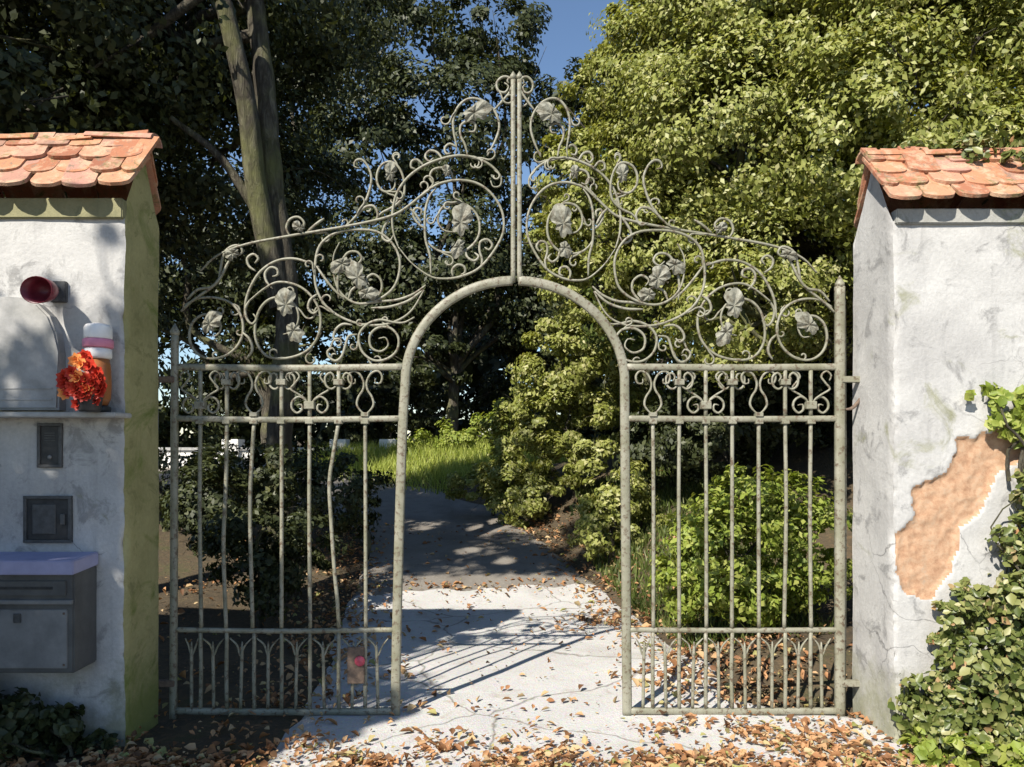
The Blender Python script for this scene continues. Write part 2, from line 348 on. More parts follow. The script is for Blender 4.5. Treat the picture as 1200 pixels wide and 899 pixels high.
# ------------------------------------------------------------------ walls with tiled coping
def inside(poly, x, y):
    c = False; j = len(poly)-1
    for i in range(len(poly)):
        xi, yi = poly[i]; xj, yj = poly[j]
        if (yi > y) != (yj > y) and x < (xj-xi)*(y-yi)/(yj-yi)+xi: c = not c
        j = i
    return c
def wall_body(name, xin, xout, yf, yb, h, zr, mats, patch=None, step=0.035):
    """front grid, inner end, back and gable; xin is the end next to the gate"""
    bm = bmesh.new(); yr = (yf+yb)/2
    def d(p):
        q = Vector(p); v = Vector((noise.noise(q*2.2), noise.noise(q*2.2+Vector((7, 1, 3))), noise.noise(q*2.2+Vector((2, 9, 5)))))*0.010
        v += Vector((noise.noise(q*9), noise.noise(q*9+Vector((4, 4, 1))), 0))*0.004
        e = 0
        if abs(p[0]-xin) < 0.03 and abs(p[1]-yf) < 0.03:
            ch = 0.006+0.03*max(0, noise.noise(Vector((1, 2, q.z*4))))+0.018*max(0, noise.noise(Vector((5, 2, q.z*17))))
            ch *= 1-max(abs(p[0]-xin), abs(p[1]-yf))/0.03
            v += Vector(((1 if xout > xin else -1)*ch, ch, 0))
        return q+v, e
    def grid(fu, nu, nv, mi, patched=False):
        g = []
        for a in range(nu+1):
            row = []
            for b in range(nv+1):
                p, e = d(fu(a/nu, b/nv)); row.append(p)
            g.append(row)
        pin = [[False]*(nv+1) for _ in range(nu+1)]
        if patched:
            for a in range(nu+1):
                for b in range(nv+1):
                    p = g[a][b]; jx = 0.05*noise.noise(Vector((p.x*7, p.z*7, 1)))+0.02*noise.noise(Vector((p.x*25, p.z*25, 1)))
                    jz = 0.05*noise.noise(Vector((p.x*7, p.z*7, 9)))+0.02*noise.noise(Vector((p.x*25, p.z*25, 9)))
                    fr = sum(inside(patch, p.x+jx+q*0.011, p.z+jz+w_*0.011) for q, w_ in ((0, 0), (1, 0), (-1, 0), (0, 1), (0, -1), (.7, .7), (-.7, .7), (.7, -.7), (-.7, -.7)))/9
                    if fr > 0:
                        pin[a][b] = fr > 0.4; p.y += fr*(0.020+0.006*noise.noise(Vector((p.x*16, p.z*16, 2)))+0.006*noise.noise(Vector((p.x*38, p.z*38, 2))))
        vs_ = [[bm.verts.new(p) for p in row] for row in g]
        for a in range(nu):
            for b in range(nv):
                f = bm.faces.new((vs_[a][b], vs_[a+1][b], vs_[a+1][b+1], vs_[a][b+1]))
                k = sum((pin[a][b], pin[a+1][b], pin[a+1][b+1], pin[a][b+1]))
                f.material_index = 1 if k >= 2 else mi
                f.smooth = True
    L = abs(xout-xin); zb = -0.15; nz = int((h-zb)/step)
    near = min(L, 1.15)
    xm = xin+(xout-xin)*near/L
    grid(lambda u, v: (xin+(xm-xin)*u, yf, zb+(h-zb)*v), int(near/0.013), int((h-zb)/0.014), 0, patch is not None)
    grid(lambda u, v: (xm+(xout-xm)*u, yf, zb+(h-zb)*v), 20, 30, 0)
    grid(lambda u, v: (xin, yf+(yb-yf)*u, zb+(h-zb)*v), int((yb-yf)/step), nz, 2)
    grid(lambda u, v: (xin+(xout-xin)*u, yb, zb+(h-zb)*v), 30, 20, 0)
    # gable end
    nv = 10
    for s0, s1 in ((yf, yr), (yr, yb)):
        grid(lambda u, v, s0=s0, s1=s1: (xin, s0+(s1-s0)*u, h+v*(zr-0.03-h)*((s0+(s1-s0)*u-yf)/(yr-yf) if s1 == yr else (yb-(s0+(s1-s0)*u))/(yb-yr))), 6, nv, 2)
    bmesh.ops.remove_doubles(bm, verts=bm.verts[:], dist=0.0008)
    return from_bm(name, bm, mats)
def tile_mesh(wd, ln, th, seed):
    """beaver-tail clay tile, lies in its own xy plane with the rounded tail at -y"""
    r = random.Random(seed); bm = bmesh.new(); out = [(-wd/2, ln), (wd/2, ln)]
    for k in range(9):
        a = math.pi*k/8; out.append((wd/2*math.cos(a)*1.0, 0.055-0.055*math.sin(a)+0.05*0))
    out[2] = (wd/2, 0.055); out[-1] = (-wd/2, 0.055)
    jit = [(x+r.uniform(-.003, .003), y+r.uniform(-.003, .003)) for x, y in out]
    bow = lambda x, y: 0.006*(1-(2*x/wd)**2)
    lo = [bm.verts.new((x, y, bow(x, y))) for x, y in jit]; hi = [bm.verts.new((x*0.985, y+0.002, th+bow(x, y))) for x, y in jit]
    n = len(jit)
    bm.faces.new(lo[::-1]); bm.faces.new(hi)
    for i in range(n): bm.faces.new((lo[i], lo[(i+1) % n], hi[(i+1) % n], hi[i]))
    bmesh.ops.recalc_face_normals(bm, faces=bm.faces[:])
    me = bpy.data.meshes.new('tile'); bm.to_mesh(me); bm.free(); me.materials.append(M_TILE); return me
TILES = [tile_mesh(0.182, 0.36, 0.019, s) for s in range(5)]
def ridge_mesh(seed):
    bm = bmesh.new(); n = 8; r0, r1, L = 0.085, 0.070, 0.40; rings = []
    for rr, x in ((r0, 0), (r0*0.985, 0.02), (r1, L)):
        for th in (0, -0.018):
            rings.append([bm.verts.new((x, (rr+th)*math.cos(math.pi*(0.05+0.9*i/n)), (rr+th)*math.sin(math.pi*(0.05+0.9*i/n))*0.72)) for i in range(n+1)])
    o, i_ = rings[0::2], rings[1::2]
    for a, b in ((o[0], o[1]), (o[1], o[2]), (i_[1], i_[0]), (i_[2], i_[1]), (i_[0], o[0]), (o[2], i_[2])):
        for k in range(n): bm.faces.new((a[k], a[k+1], b[k+1], b[k]))
    for q in (0, n):
        for k in (0, 1): bm.faces.new((o[k][q], o[k+1][q], i_[k+1][q], i_[k][q]))
    bmesh.ops.recalc_face_normals(bm, faces=bm.faces[:])
    me = bpy.data.meshes.new('ridge_tile'); bm.to_mesh(me); bm.free(); me.materials.append(M_TILE); return me
RIDGE = ridge_mesh(1)
def coping(parent, xin, xout, yf, yb, ze, zr, seed, over=0.11, skip=(), ridge=True):
    r = random.Random(seed); yr = (yf+yb)/2; sgn = 1 if xout > xin else -1
    for side in (0, 1):
        y0 = (yf-over) if side == 0 else (yb+0.03)
        xi = xin if side == 0 else xin+sgn*0.07
        run = yr-y0; rise = zr-ze; sl_ = math.hypot(run, rise); ang = math.atan2(rise, abs(run))
        courses = max(3, int(round((sl_-0.06)/0.125)))
        for c in range(courses):
            s = c*(sl_-0.16)/(courses-1) if courses > 1 else 0
            y = y0+run*s/sl_; z = ze+rise*s/sl_+0.012
            x = xi+sgn*(0.095 if c % 2 == 0 else 0.19); k = 0
            if c % 2: xs_ = [xi+sgn*0.05]
            else: xs_ = []
            while abs(x-xin) < abs(xout-xin): xs_.append(x); x += sgn*0.190
            for k, xx in enumerate(xs_):
                if (side, c, k) in skip: continue
                o = bpy.data.objects.new('tile', TILES[r.randrange(5)]); COL.objects.link(o)
                ln = min(0.36, (sl_-s))/0.36
                yaw = r.gauss(0, 0.07)
                M = Matrix.Translation((xx+r.gauss(0, .004), y, z+0.004*c+r.uniform(0, .016)))
                M = M @ Matrix.Rotation(0 if side == 0 else math.pi, 4, 'Z') @ Matrix.Rotation(ang-0.05+r.gauss(0, 0.035), 4, 'X') @ Matrix.Rotation(yaw, 4, 'Z') @ Matrix.Rotation(r.gauss(0, .03), 4, 'Y') @ Matrix.Diagonal((0.55 if (c % 2 and k == 0) else 1, ln, 1, 1))
                o.matrix_world = M; keep(o, parent)
    if ridge:
        x = xin
        while abs(x-xin) < abs(xout-xin):
            o = bpy.data.objects.new('ridge_tile', RIDGE); COL.objects.link(o)
            o.matrix_world = Matrix.Translation((x, yr+r.gauss(0, .006), zr-0.035+r.gauss(0, .006))) @ Matrix.Rotation(0 if sgn > 0 else math.pi, 4, 'Z') @ Matrix.Rotation(r.gauss(0, .03), 4, 'Y') @ Matrix.Rotation(r.gauss(0, .03), 4, 'Z')
            keep(o, parent); x += sgn*0.35
def at(px, py, Y): return ((px-600)/900*Y, Y, EYE-(py-520)/900*Y)

LX, LF, LB = -2.215, 4.40, 4.81
lw = empty('garden_wall', (-3.4, 4.6, 0), 'whitewashed wall with clay tile coping and shaded olive end, left of gate', 'wall')
keep(wall_body('wall_body', LX, -5.6, LF, LB, 3.07, 3.50, [M_PL2, M_UND, M_OLIVE]), lw)
bbox_obj('cornice', (-5.6, LX-0.008, LF-0.022, LF+0.05, 3.0, 3.115), M_CORN_SHADE, lw, 0.006)
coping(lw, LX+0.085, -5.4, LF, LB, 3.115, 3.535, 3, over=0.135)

RX, RF, RB = 2.185, 4.40, 4.92
rw = empty('garden_wall', (3.4, 4.66, 0), 'sunlit white wall with crumbling plaster and clay tile coping, right of gate', 'wall')
pp = [(1057,625),(1073,610),(1071,578),(1106,557),(1124,513),(1166,508),(1185,480),(1206,470),(1206,530),(1185,545),(1166,552),(1150,601),(1125,622),(1112,670),(1090,705),(1055,690)]
patch = [(at(a, b, RF)[0], at(a, b, RF)[2]) for a, b in pp]
keep(wall_body('wall_body', RX, 5.6, RF, RB, 2.99, 3.42, [M_PL, M_UND, M_PL], patch), rw)
bbox_obj('cornice', (RX+0.01, 5.6, RF-0.02, RF+0.05, 2.97, 3.055), M_CORN2_SHADE, rw, 0.006)
coping(rw, RX-0.065, 5.4, RF, RB, 3.055, 3.465, 9, over=0.11, skip={(0, 2, 3), (0, 3, 2)})

# ------------------------------------------------------------------ iron gate: two leaves of scrollwork
YG = 4.85; KG = YG/900
def G(px, py): return ((px-600)*KG, EYE-(py-520)*KG)     # drawing of the gate: one unit = 5.4 mm in the gate's own plane
def sweep(P2, wd, dp, taper=(1, 1), y=YG, hump=0.0):
    """flat bar swept along a curve of the gate's plane; chamfered section"""
    P = np.asarray(P2, float); n = len(P)
    t = np.gradient(P, axis=0); t /= np.linalg.norm(t, axis=1)[:, None]+1e-9
    nn = np.stack([-t[:, 1], t[:, 0]], -1)
    s = np.linspace(0, 1, n); tp = np.ones(n)
    tp = np.minimum(tp, taper[0]+(1-taper[0])*np.clip(s/0.15, 0, 1)); tp = np.minimum(tp, taper[1]+(1-taper[1])*np.clip((1-s)/0.15, 0, 1))
    a, b = wd/2, dp/2; c = min(a, b)*0.45
    prof = [(-a, -b+c), (-a+c, -b), (a-c, -b), (a, -b+c), (a, b-c), (a-c, b), (-a+c, b), (-a, b-c)]
    V = np.zeros((n, 8, 3))
    for k, (u, v) in enumerate(prof):
        V[:, k, 0] = P[:, 0]+nn[:, 0]*u*tp; V[:, k, 2] = P[:, 1]+nn[:, 1]*u*tp; V[:, k, 1] = y+v*(0.5+0.5*tp)+hump*np.sin(s*math.pi)
    i = np.arange(n-1)[:, None]*8; j = np.arange(8)[None]; k = (j+1) % 8
    F = np.stack([i+j, i+k, i+8+k, i+8+j], -1).reshape(-1, 4)
    caps = np.array([[0, 3, 2, 1], [0, 7, 4, 3], [7, 6, 5, 4]]); e = (n-1)*8
    F = np.vstack([F, caps, caps[:, ::-1]+e])
    return V.reshape(-1, 3), F
DX, DR = [0, 71, 145, 236, 267, 330, 400, 460], [0, 60, 122, 220, 252, 316, 380, 440]
def mirror(p): return (605+float(np.interp(605-p[0], DX, DR)), p[1]+1.5)
def gl(side, pts): return [G(*(p if side == 'l' else mirror(p))) for p in pts]
gj = random.Random(4)
def scroll(leaf, side, pts, wd=0.0145, dp=0.019, taper=(0.6, 0.45), name='scroll', map_=True, hump=None):
    P = catmull(gl(side, pts) if map_ else [G(*p) for p in pts])
    V, F = sweep(P, wd, dp, taper, YG+gj.uniform(-.006, .006), gj.uniform(-.012, .012) if hump is None else hump)
    return keep(from_np(name, V, F, M_IRON), leaf)
def bar(leaf, name, pts, wd, dp, y=YG, step=0.05):
    P = catmull([G(*p) for p in pts], step); V, F = sweep(P, wd, dp, (1, 1), y)
    return keep(from_np(name, V, F, M_IRON), leaf)
def spir(cx, cy, r0, r1, a0, a1, n=14, sx=1):
    """spiral, degrees, y down in the drawing"""
    return [(cx+sx*(r0+(r1-r0)*k/n)*math.cos(math.radians(a0+(a1-a0)*k/n)), cy+(r0+(r1-r0)*k/n)*math.sin(math.radians(a0+(a1-a0)*k/n))) for k in range(n+1)]
def ornament(leaf, px, py, size, ang, seed):
    """beaten sheet-metal leaf, lobed and cupped"""
    r = random.Random(seed); cx, cz = G(px, py); bm = bmesh.new(); R = size*KG; N = 40
    ph = math.radians(ang); rings = []
    for fr in (0.0, 0.35, 0.7, 1.0):
        ring = []
        for k in range(N):
            a = 2*math.pi*k/N
            lob = (0.30+0.16*abs(math.cos(3.5*a))**0.8+0.54*max(0, math.cos(a))**1.6+0.20*max(0, -math.cos(a))**3)*(1+0.10*math.sin(a*2+seed))
            rr = R*lob*fr*0.78
            yy = -0.014*math.sin(fr*2.8)+0.011*fr*math.cos(7*a)-0.016
            ring.append(bm.verts.new((cx+rr*math.cos(a+ph), YG+yy, cz+rr*math.sin(a+ph))))
            if fr == 0: break
        rings.append(ring)
    for k in range(N): bm.faces.new((rings[0][0], rings[1][k], rings[1][(k+1) % N]))
    for a, b in zip(rings[1:], rings[2:]):
        for k in range(N): bm.faces.new((a[k], b[k], b[(k+1) % N], a[(k+1) % N]))
    bmesh.ops.recalc_face_normals(bm, faces=bm.faces[:])
    bmesh.ops.solidify(bm, geom=bm.faces[:], thickness=0.003)
    return keep(from_bm('leaf_ornament', bm, M_SHEET), leaf)

# the drawing of one overthrow half (left leaf), mirrored for the right one
SC = [
 [(235,318),(255,300),(288,287),(340,277),(400,267),(440,259),(463,252),(478,243),(493,231),(510,218.6),(523,214),(538,212),(557,215),(572,224),(584,239),(590,256),(589,275),(578,296),(561,315),(540,324.5),(521,327),(504,324),(483,309),(467,290)],
 [(467,290),(461,272),(460,251),(465,228),(478,209),(497,195),(519,186.5),(540,183),(561,187),(577,196),(587,208),(586,218),(578,219),(575,212)],
 [(505,322),(504,300),(499,282),(498,262),(499,245),(504,230),(512,220)],
 [(497,277),(504,287),(515,294),(529,296),(545,293),(557,283),(562,270),(560,254),(550,242),(536,237),(522,240),(514,250),(514,262),(521,270),(532,272)],
 [(531,209),(527,200),(517,197),(507,200),(504,208),(508,215),(515,213)],
 [(563,315),(565,305),(562,294),(563,284),(571,281),(577,287),(573,293),(568,290)],
 [(531,325),(530,317),(536,311),(544,313),(545,320),(540,322)],
 [(571,183),(580,166),(585,150),(583,137),(577,127),(568,119),(555,115),(544,118),(535,128),(531,142),(532,157),(535,172),(534,182)],
 [(579,129),(588,119),(597,108),(601,98),(596,90),(588,90),(582,97),(584,106),(592,108),(596,101),(591,97)],
 [(548,183),(545,170),(540,160),(540,148),(549,142),(557,146),(556,154),(549,154)],
 [(440,259),(447,250),(460,243),(472,232),(474,216),(469,199),(459,190),(448,193),(442,204),(443,217),(451,225),(461,222),(463,212),(456,207)],
 [(407,264),(422,247),(431,228),(435,209),(431,195),(424,187),(417,188),(415,195),(421,197)],
 [(420,250),(428,243),(438,242),(443,252),(438,262),(430,260)],
 [(497,340),(483,363),(467,375),(445,381),(419,379),(395,369),(379,355),(370,335),(369,312),(373,291),(384,278),(400,271),(419,269),(440,271),(456,281),(467,299),(468,318),(461,337),(445,350),(424,356),(408,351),(396,338),(391,320),(391,300),(398,284)],
 [(371,312),(380,325),(392,340),(404,350)],
 [(397,350),(396,330),(400,310),(408,297),(419,296),(424,304),(418,310),(412,305)],
 [(499,334),(485,344),(465,351),(445,353),(425,356)],
 [(496,340),(478,353),(455,360),(435,361)],
 [(374,313),(365,309),(344,303),(323,306),(305,318),(294,335),(288,352),(286,372)],
 [(319,338),(312,330),(310,320),(316,313),(324,315),(325,322),(319,324)],
 [(293,352),(309,339),(325,331),(344,333),(360,342),(372,358),(376,377),(371,398),(357,413),(335,420),(314,418),(302,404),(299,385),(304,364),(316,351),(333,349),(346,358),(350,373),(344,388),(332,392)],
 [(216,358),(232,350),(252,349),(270,355),(282,369),(285,388),(278,406),(262,418),(243,420),(228,411),(222,395),(226,378),(238,369),(252,371),(259,382),(254,393),(244,393)],
 [(219,352),(232,340),(248,337),(258,327),(265,314),(272,300)],
 [(212,365),(222,356),(240,343),(252,334)],
 [(486,372),(474,378),(462,378),(446,375),(431,380),(421,393),(424,411),(437,422),(453,421),(465,411),(467,396),(458,385),(444,384),(434,393),(435,407),(446,412),(455,405),(452,396),(444,397)],
 [(413,381),(402,380),(394,386),(391,395),(396,400),(400,395)],
 [(419,392),(409,394),(405,405),(401,417),(394,423),(386,419),(384,412),(390,408),(393,413)],
 [(256,329),(262,300),(270,290),(280,288),(284,295),(278,300)],
 [(340,277),(336,268),(340,258),(350,255),(357,262),(352,270),(345,266)],
 [(360,272),(372,262),(380,256)],
 [(498,268),(490,262),(484,252),(487,244),(494,246),(493,253)],
 [(478,243),(486,250),(494,262)],
 [(545,293),(548,302),(556,306),(561,301),(556,296)],
 [(372,345),(364,352),(362,362),(368,368),(374,363)],
 [(408,351),(412,340),(421,335),(430,339),(430,348),(423,348)],
 [(293,352),(288,362),(290,374),(296,380),(301,374),(297,368)],
 [(285,390),(293,398),(296,410),(290,420)],
 [(300,318),(292,312),(290,303),(297,298),(303,303),(299,309)],
 [(424,356),(436,352),(446,341),(446,328),(437,321),(429,327),(433,334)],
 [(519,187),(512,178),(503,176),(498,183),(503,189),(508,185)],
 [(497,195),(489,188),(483,190),(482,197),(488,199)],
 [(535,172),(527,168),(521,173),(523,180),(529,179)],
 [(460,251),(450,266),(448,278),(456,283),(461,276)],
]
ORN = [(540,262,30,70),(556,134,26,20),(420,326,26,120),(402,310,20,220),(336,358,28,100),(345,388,22,300),(247,380,24,40),(458,205,17,80),(538,290,17,250),(430,345,18,10),(352,268,13,150),(275,298,15,200),(524,203,12,90)]
TEN = []
_tr = random.Random(21)
for _p in SC:
    if len(_p) < 9: continue
    _q = catmull(_p, 3.0); _n = len(_q)
    for _k in range(2 if len(_p) < 14 else 4):
        _i = int(_n*_tr.uniform(0.12, 0.88)); _t = _q[min(_i+1, _n-1)]-_q[_i-1]; _t = _t/np.linalg.norm(_t); _s = _tr.choice([-1, 1])
        _m = np.array([-_t[1], _t[0]])*_s; _r = _tr.uniform(4.5, 8.0); _o = _q[_i]
        _L = [_o, _o+_t*_r*1.2+_m*1.5]
        _c = _o+_t*_r*2.2+_m*(_r+1.5)
        for _a in range(9):
            _g = -math.pi/2+_a*0.62; _rr = _r*(1-0.075*_a); _L.append(_c+_t*_rr*math.cos(_g)+_m*_rr*math.sin(_g))
        TEN.append([tuple(v) for v in _L])
def frieze(leaf, xs_, kinds, side):
    for x, k in zip(xs_, kinds):
        if k == 'c':      # barred with collar and two upper scrolls
            for s in (-1, 1):
                scroll(leaf, side, [(x+s*2, 452), (x+s*8, 456), (x+s*14, 452), (x+s*15, 442), (x+s*9, 437), (x+s*5, 442), (x+s*8, 447)], 0.013, 0.016, map_=False)
        if k == 's':      # heart of two C scrolls
            for s in (-1, 1):
                scroll(leaf, side, [(x+s*22, 446), (x+s*24, 440), (x+s*18, 435), (x+s*12, 441), (x+s*17, 449), (x+s*22, 456), (x+s*13, 462), (x+s*5, 468), (x+s*2, 474)], 0.011, 0.015, map_=False)
                scroll(leaf, side, [(x+s*2, 474), (x+s*6, 468), (x+s*13, 465), (x+s*20, 470), (x+s*21, 478), (x+s*15, 484), (x+s*9, 480), (x+s*10, 474), (x+s*15, 475)], 0.013, 0.016, map_=False)
        if k == 't':      # teardrop with two curled horns
            for s in (-1, 1):
                scroll(leaf, side, [(x, 486), (x+s*6, 481), (x+s*10, 474), (x+s*8, 465), (x+s*3, 457), (x+s*2, 448), (x+s*7, 438), (x+s*15, 435), (x+s*20, 441), (x+s*18, 449), (x+s*12, 449), (x+s*12, 444)], 0.013, 0.016, map_=False, name='teardrop')
def collar(leaf, px, py, w_=11, h_=7):
    x, z = G(px, py); a, b = w_*KG/2, h_*KG/2
    bbox_obj('collar', (x-a, x+a, YG-0.024, YG+0.024, z-b, z+b), M_IRON, leaf, 0.003, 1)
def make_leaf(side):
    lft = side == 'l'
    loc = (G(203, 838)[0] if lft else G(986, 838)[0], YG, 0.02)
    leaf = empty('gate_leaf', loc, 'left wrought-iron gate leaf with bent bar, lower half in shade' if lft else 'right wrought-iron gate leaf with straight sunlit bars before the green bush', 'gate')
    for p in SC: scroll(leaf, side, p)
    for p in TEN: scroll(leaf, side, p, 0.0105, 0.014)
    for i, (px, py, sz, an) in enumerate(ORN):
        q = (px, py) if lft else mirror((px, py)); ornament(leaf, q[0], q[1], sz, an if lft else 180-an, i+(0 if lft else 40))
    # meeting stile, half of the arch and its post
    xm = 601.3 if lft else 608.7
    bar(leaf, 'meeting_stile', [(xm, 330), (xm, 210), (xm, 94)], 0.030, 0.035)
    x, z = G(xm, 92); lathe('finial', [(0.004, -.012), (0.02, 0), (0.022, 0.014), (0.012, 0.03), (0.002, 0.045)], (x, YG, z), M_IRON, leaf, 10)
    a = np.radians(np.linspace(180, 91.2, 26) if lft else np.linspace(0, 88.2, 26))
    P = [(603.5+128.5*math.cos(t), 448-119*math.sin(t)) for t in a]
    foot = [(463, 842), (465, 740), (468.5, 600), (472, 500)] if lft else [(735, 838), (734, 740), (733, 600), (732.3, 500)]
    bar(leaf, 'arch_band', foot+P, 0.058, 0.036, step=0.03)
    xs0, xs1 = (203, 474) if lft else (731, 988)
    dyl = 0
    for nm, y, wd, dp in (('top_rail', 430, 0.042, 0.030), ('frieze_rail', 490.5, 0.038, 0.030), ('middle_rail', 738, 0.030, 0.028), ('bottom_rail', 833, 0.040, 0.030)):
        e = {430: 474, 490.5: 472, 738: 465, 833: 463}[y] if lft else {430: 732, 490.5: 732, 738: 734, 833: 735}[y]
        pts = [(xs0, y), ((xs0+e)/2, y+(1.5 if lft else -0.5)), (e, y)] if lft else [(e, y), ((e+xs1)/2, y+0.8), (xs1, y)]
        bar(leaf, nm, pts, wd, dp, YG)
    if lft:
        bar(leaf, 'hinge_stile', [(203, 842), (204, 640), (205, 392)], 0.042, 0.04); top = G(205, 392)
    else:
        bar(leaf, 'hinge_stile', [(984, 840), (984, 600), (984, 336)], 0.060, 0.045)
        bar(leaf, 'back_stay', [(993, 838), (994, 600), (993, 350)], 0.020, 0.030, YG+0.055); top = G(984, 336)
    lathe('finial', [(0.02, -.01), (0.03, 0.005), (0.03, 0.02), (0.018, 0.04), (0.003, 0.07)], (top[0], YG, top[1]), M_IRON, leaf, 10)
    xb = [235, 266, 298, 330, 363, 397, 428] if lft else [765, 796, 827, 858, 889, 920, 950]
    kd = 's c t c s c t'.split() if lft else 't c s c t c s'.split()
    for i, (x, k) in enumerate(zip(xb, kd)):
        r = random.Random(i*3+lft)
        q = lambda: r.uniform(-1.2, 1.2)
        if k != 't':
            bar(leaf, 'bar', [(x, 434), (x, 460), (x, 488)], 0.023, 0.021)
            if k == 'c': collar(leaf, x, 448)
            else: collar(leaf, x, 475, 12, 9)
        else: collar(leaf, x, 486, 9, 5)
        bt = {397: [(397, 494), (391, 530), (386, 565), (388, 610), (392, 670), (395, 700), (397, 736)], 266: [(266, 494), (265, 560), (262, 640), (265, 736)], 298: [(298, 494), (295, 540), (293, 600), (296, 736)]}.get(x) if lft else None
        bar(leaf, 'bar', bt or [(x, 494), (x+q(), 600), (x+q(), 736)], 0.022, 0.022)
        bar(leaf, 'bar', [(x, 741), (x+q(), 790), (x, 831)], 0.022, 0.022)
        collar(leaf, x, 494.5, 9, 5)
    frieze(leaf, xb, kd, side)
    # short dog bars with pointed heads between the bars, near the ground
    edges = ([214]+xb+[458]) if lft else ([742]+xb+[976])
    for i in range(len(edges)-1):
        m = (edges[i]+edges[i+1])/2; r = random.Random(i+50*lft); dx = r.uniform(-2, 2)
        P = [G(m, 831), G(m+dx*0.5, 790), G(m+dx, 752)]
        V, F = sweep(catmull(P, 0.04), 0.019, 0.019, (1, 0.25)); keep(from_np('dog_bar', V, F, M_IRON), leaf)
        scroll(leaf, side, [(edges[i]+3, 748), (m-4, 756), (m, 768), (m+5, 757), (edges[i+1]-3, 748)], 0.010, 0.014, map_=False)
    # hinges
    for y in (445, 800):
        hx0, hx1 = ((184, 206) if lft else (985, 1011)); (xa, z) = G(hx0, y); xb2 = G(hx1, y)[0]
        hb = bbox_obj('hinge', (xa, xb2, YG-0.03, YG+0.005, z-0.020, z+0.020), M_IRON if not lft else M_RUST, leaf, 0.004)
    if not lft:
        V, F = sweep(catmull([G(1010, 452), G(1008, 466), G(998, 478), G(990, 480)]), 0.020, 0.02, (1, .6), YG-0.015)
        keep(from_np('hinge_brace', V, F, M_RUST), leaf)
        V, F = sweep(catmull([G(1009, 432), G(1009, 440), G(1009, 450)]), 0.024, 0.024, (1, 1), YG-0.015)
        keep(from_np('hinge_pin', V, F, M_RUST), leaf)
    else:
        bbox_obj('lock_plate', (G(408, 0)[0], G(428, 0)[0], YG-0.03, YG-0.014, G(0, 800)[1], G(0, 757)[1]), M_RUST, leaf, 0.004)
    return leaf
gL = make_leaf('l'); gR = make_leaf('r')
rx, rz = G(423, 773)
rf = lathe('reflector', [(0.03, 0), (0.034, 0.006), (0.03, 0.013), (0.012, 0.018)], (0, 0, 0), M_REFL, None, 16)
rf.rotation_euler = (math.radians(90), 0, 0); rf.location = (rx, YG-0.031, rz); tag(rf, None)
rf.parent = gL; rf.matrix_parent_inverse = Matrix.Translation(gL.location).inverted()

# ------------------------------------------------------------------ things on the left wall
def P3(px, py, Y): return Vector(at(px, py, Y))
# maroon hooded lamp
c = P3(50, 338, 4.24)
lp = empty('wall_lamp', (c.x, LF, c.z), 'maroon hooded lamp on the white wall above the stone plaque', 'lamp')
bm = bmesh.new(); rings = []
for fr, y_ in ((0.25, 0.02), (0.55, -0.01), (0.85, -0.06), (1.0, -0.14), (0.97, -0.142), (0.8, -0.065), (0.5, -0.02)):
    rings.append([bm.verts.new((c.x+0.088*fr*math.cos(2*math.pi*k/24), c.y+0.08+y_, c.z+0.076*fr*math.sin(2*math.pi*k/24)-0.25*(0.02-y_)*0.5)) for k in range(24)])
for a, b in zip(rings, rings[1:]):
    for k in range(24): bm.faces.new((a[k], a[(k+1) % 24], b[(k+1) % 24], b[k]))
bm.faces.new(rings[0]); bm.faces.new(rings[-1])
keep(from_bm('lamp_shade', bm, M_MAROON, None, True), lp)
V, F = tube_np(catmull([(c.x, LF, c.z+0.02), (c.x, LF-0.05, c.z+0.03), (c.x, c.y+0.08, c.z)], 0.02), 0.016); keep(from_np('arm', V, F, M_DARK), lp)
bbox_obj('wall_plate', (c.x-0.045, c.x+0.045, LF-0.022, LF+0.01, c.z-0.05, c.z+0.07), M_DARK, lp)
# stone plaque with a rounded shoulder
bm = bmesh.new(); out = [at(-40, 481, LF), at(77, 481, LF), at(77, 415, LF), at(74, 392, LF), at(66, 372, LF), at(52, 358, LF), at(30, 351, LF), at(0, 350, LF), at(-40, 350, LF)]
f0 = [bm.verts.new((p[0], LF-0.075, p[2])) for p in out]; f1 = [bm.verts.new((p[0], LF+0.02, p[2])) for p in out]; n = len(out)
bm.faces.new(f0); bm.faces.new(f1[::-1])
for i in range(n): bm.faces.new((f0[i], f1[i], f1[(i+1) % n], f0[(i+1) % n]))
bmesh.ops.bevel(bm, geom=[e for e in bm.edges if abs(e.verts[0].co.y-e.verts[1].co.y) < 1e-4 and e.verts[0].co.y < LF], offset=0.012, segments=2, affect='EDGES')
pq = empty('stone_plaque', (at(20, 481, LF)[0], LF, at(0, 481, LF)[2]), 'round-shouldered grey stone plaque standing on the wall ledge', 'plaque')
keep(from_bm('slab', bm, M_STONE), pq)
for y in (455, 468):
    a = at(-20, y, LF-0.07); b = at(62, y, LF-0.07)
    bbox_obj('raised_line', (a[0], b[0], LF-0.079, LF-0.07, a[2]-0.005, a[2]+0.005), M_STONE, pq, 0.001, 1)
lg = bbox_obj('wall_ledge', (-3.6, at(136, 0, LF-0.16)[0], LF-0.165, LF+0.02, at(0, 486.5, LF-0.16)[2]-0.012, at(0, 483, LF-0.16)[2]), M_CONC, None, 0.006)
tag(lg, 'thin concrete ledge on the left wall under plaque and lantern', 'ledge')
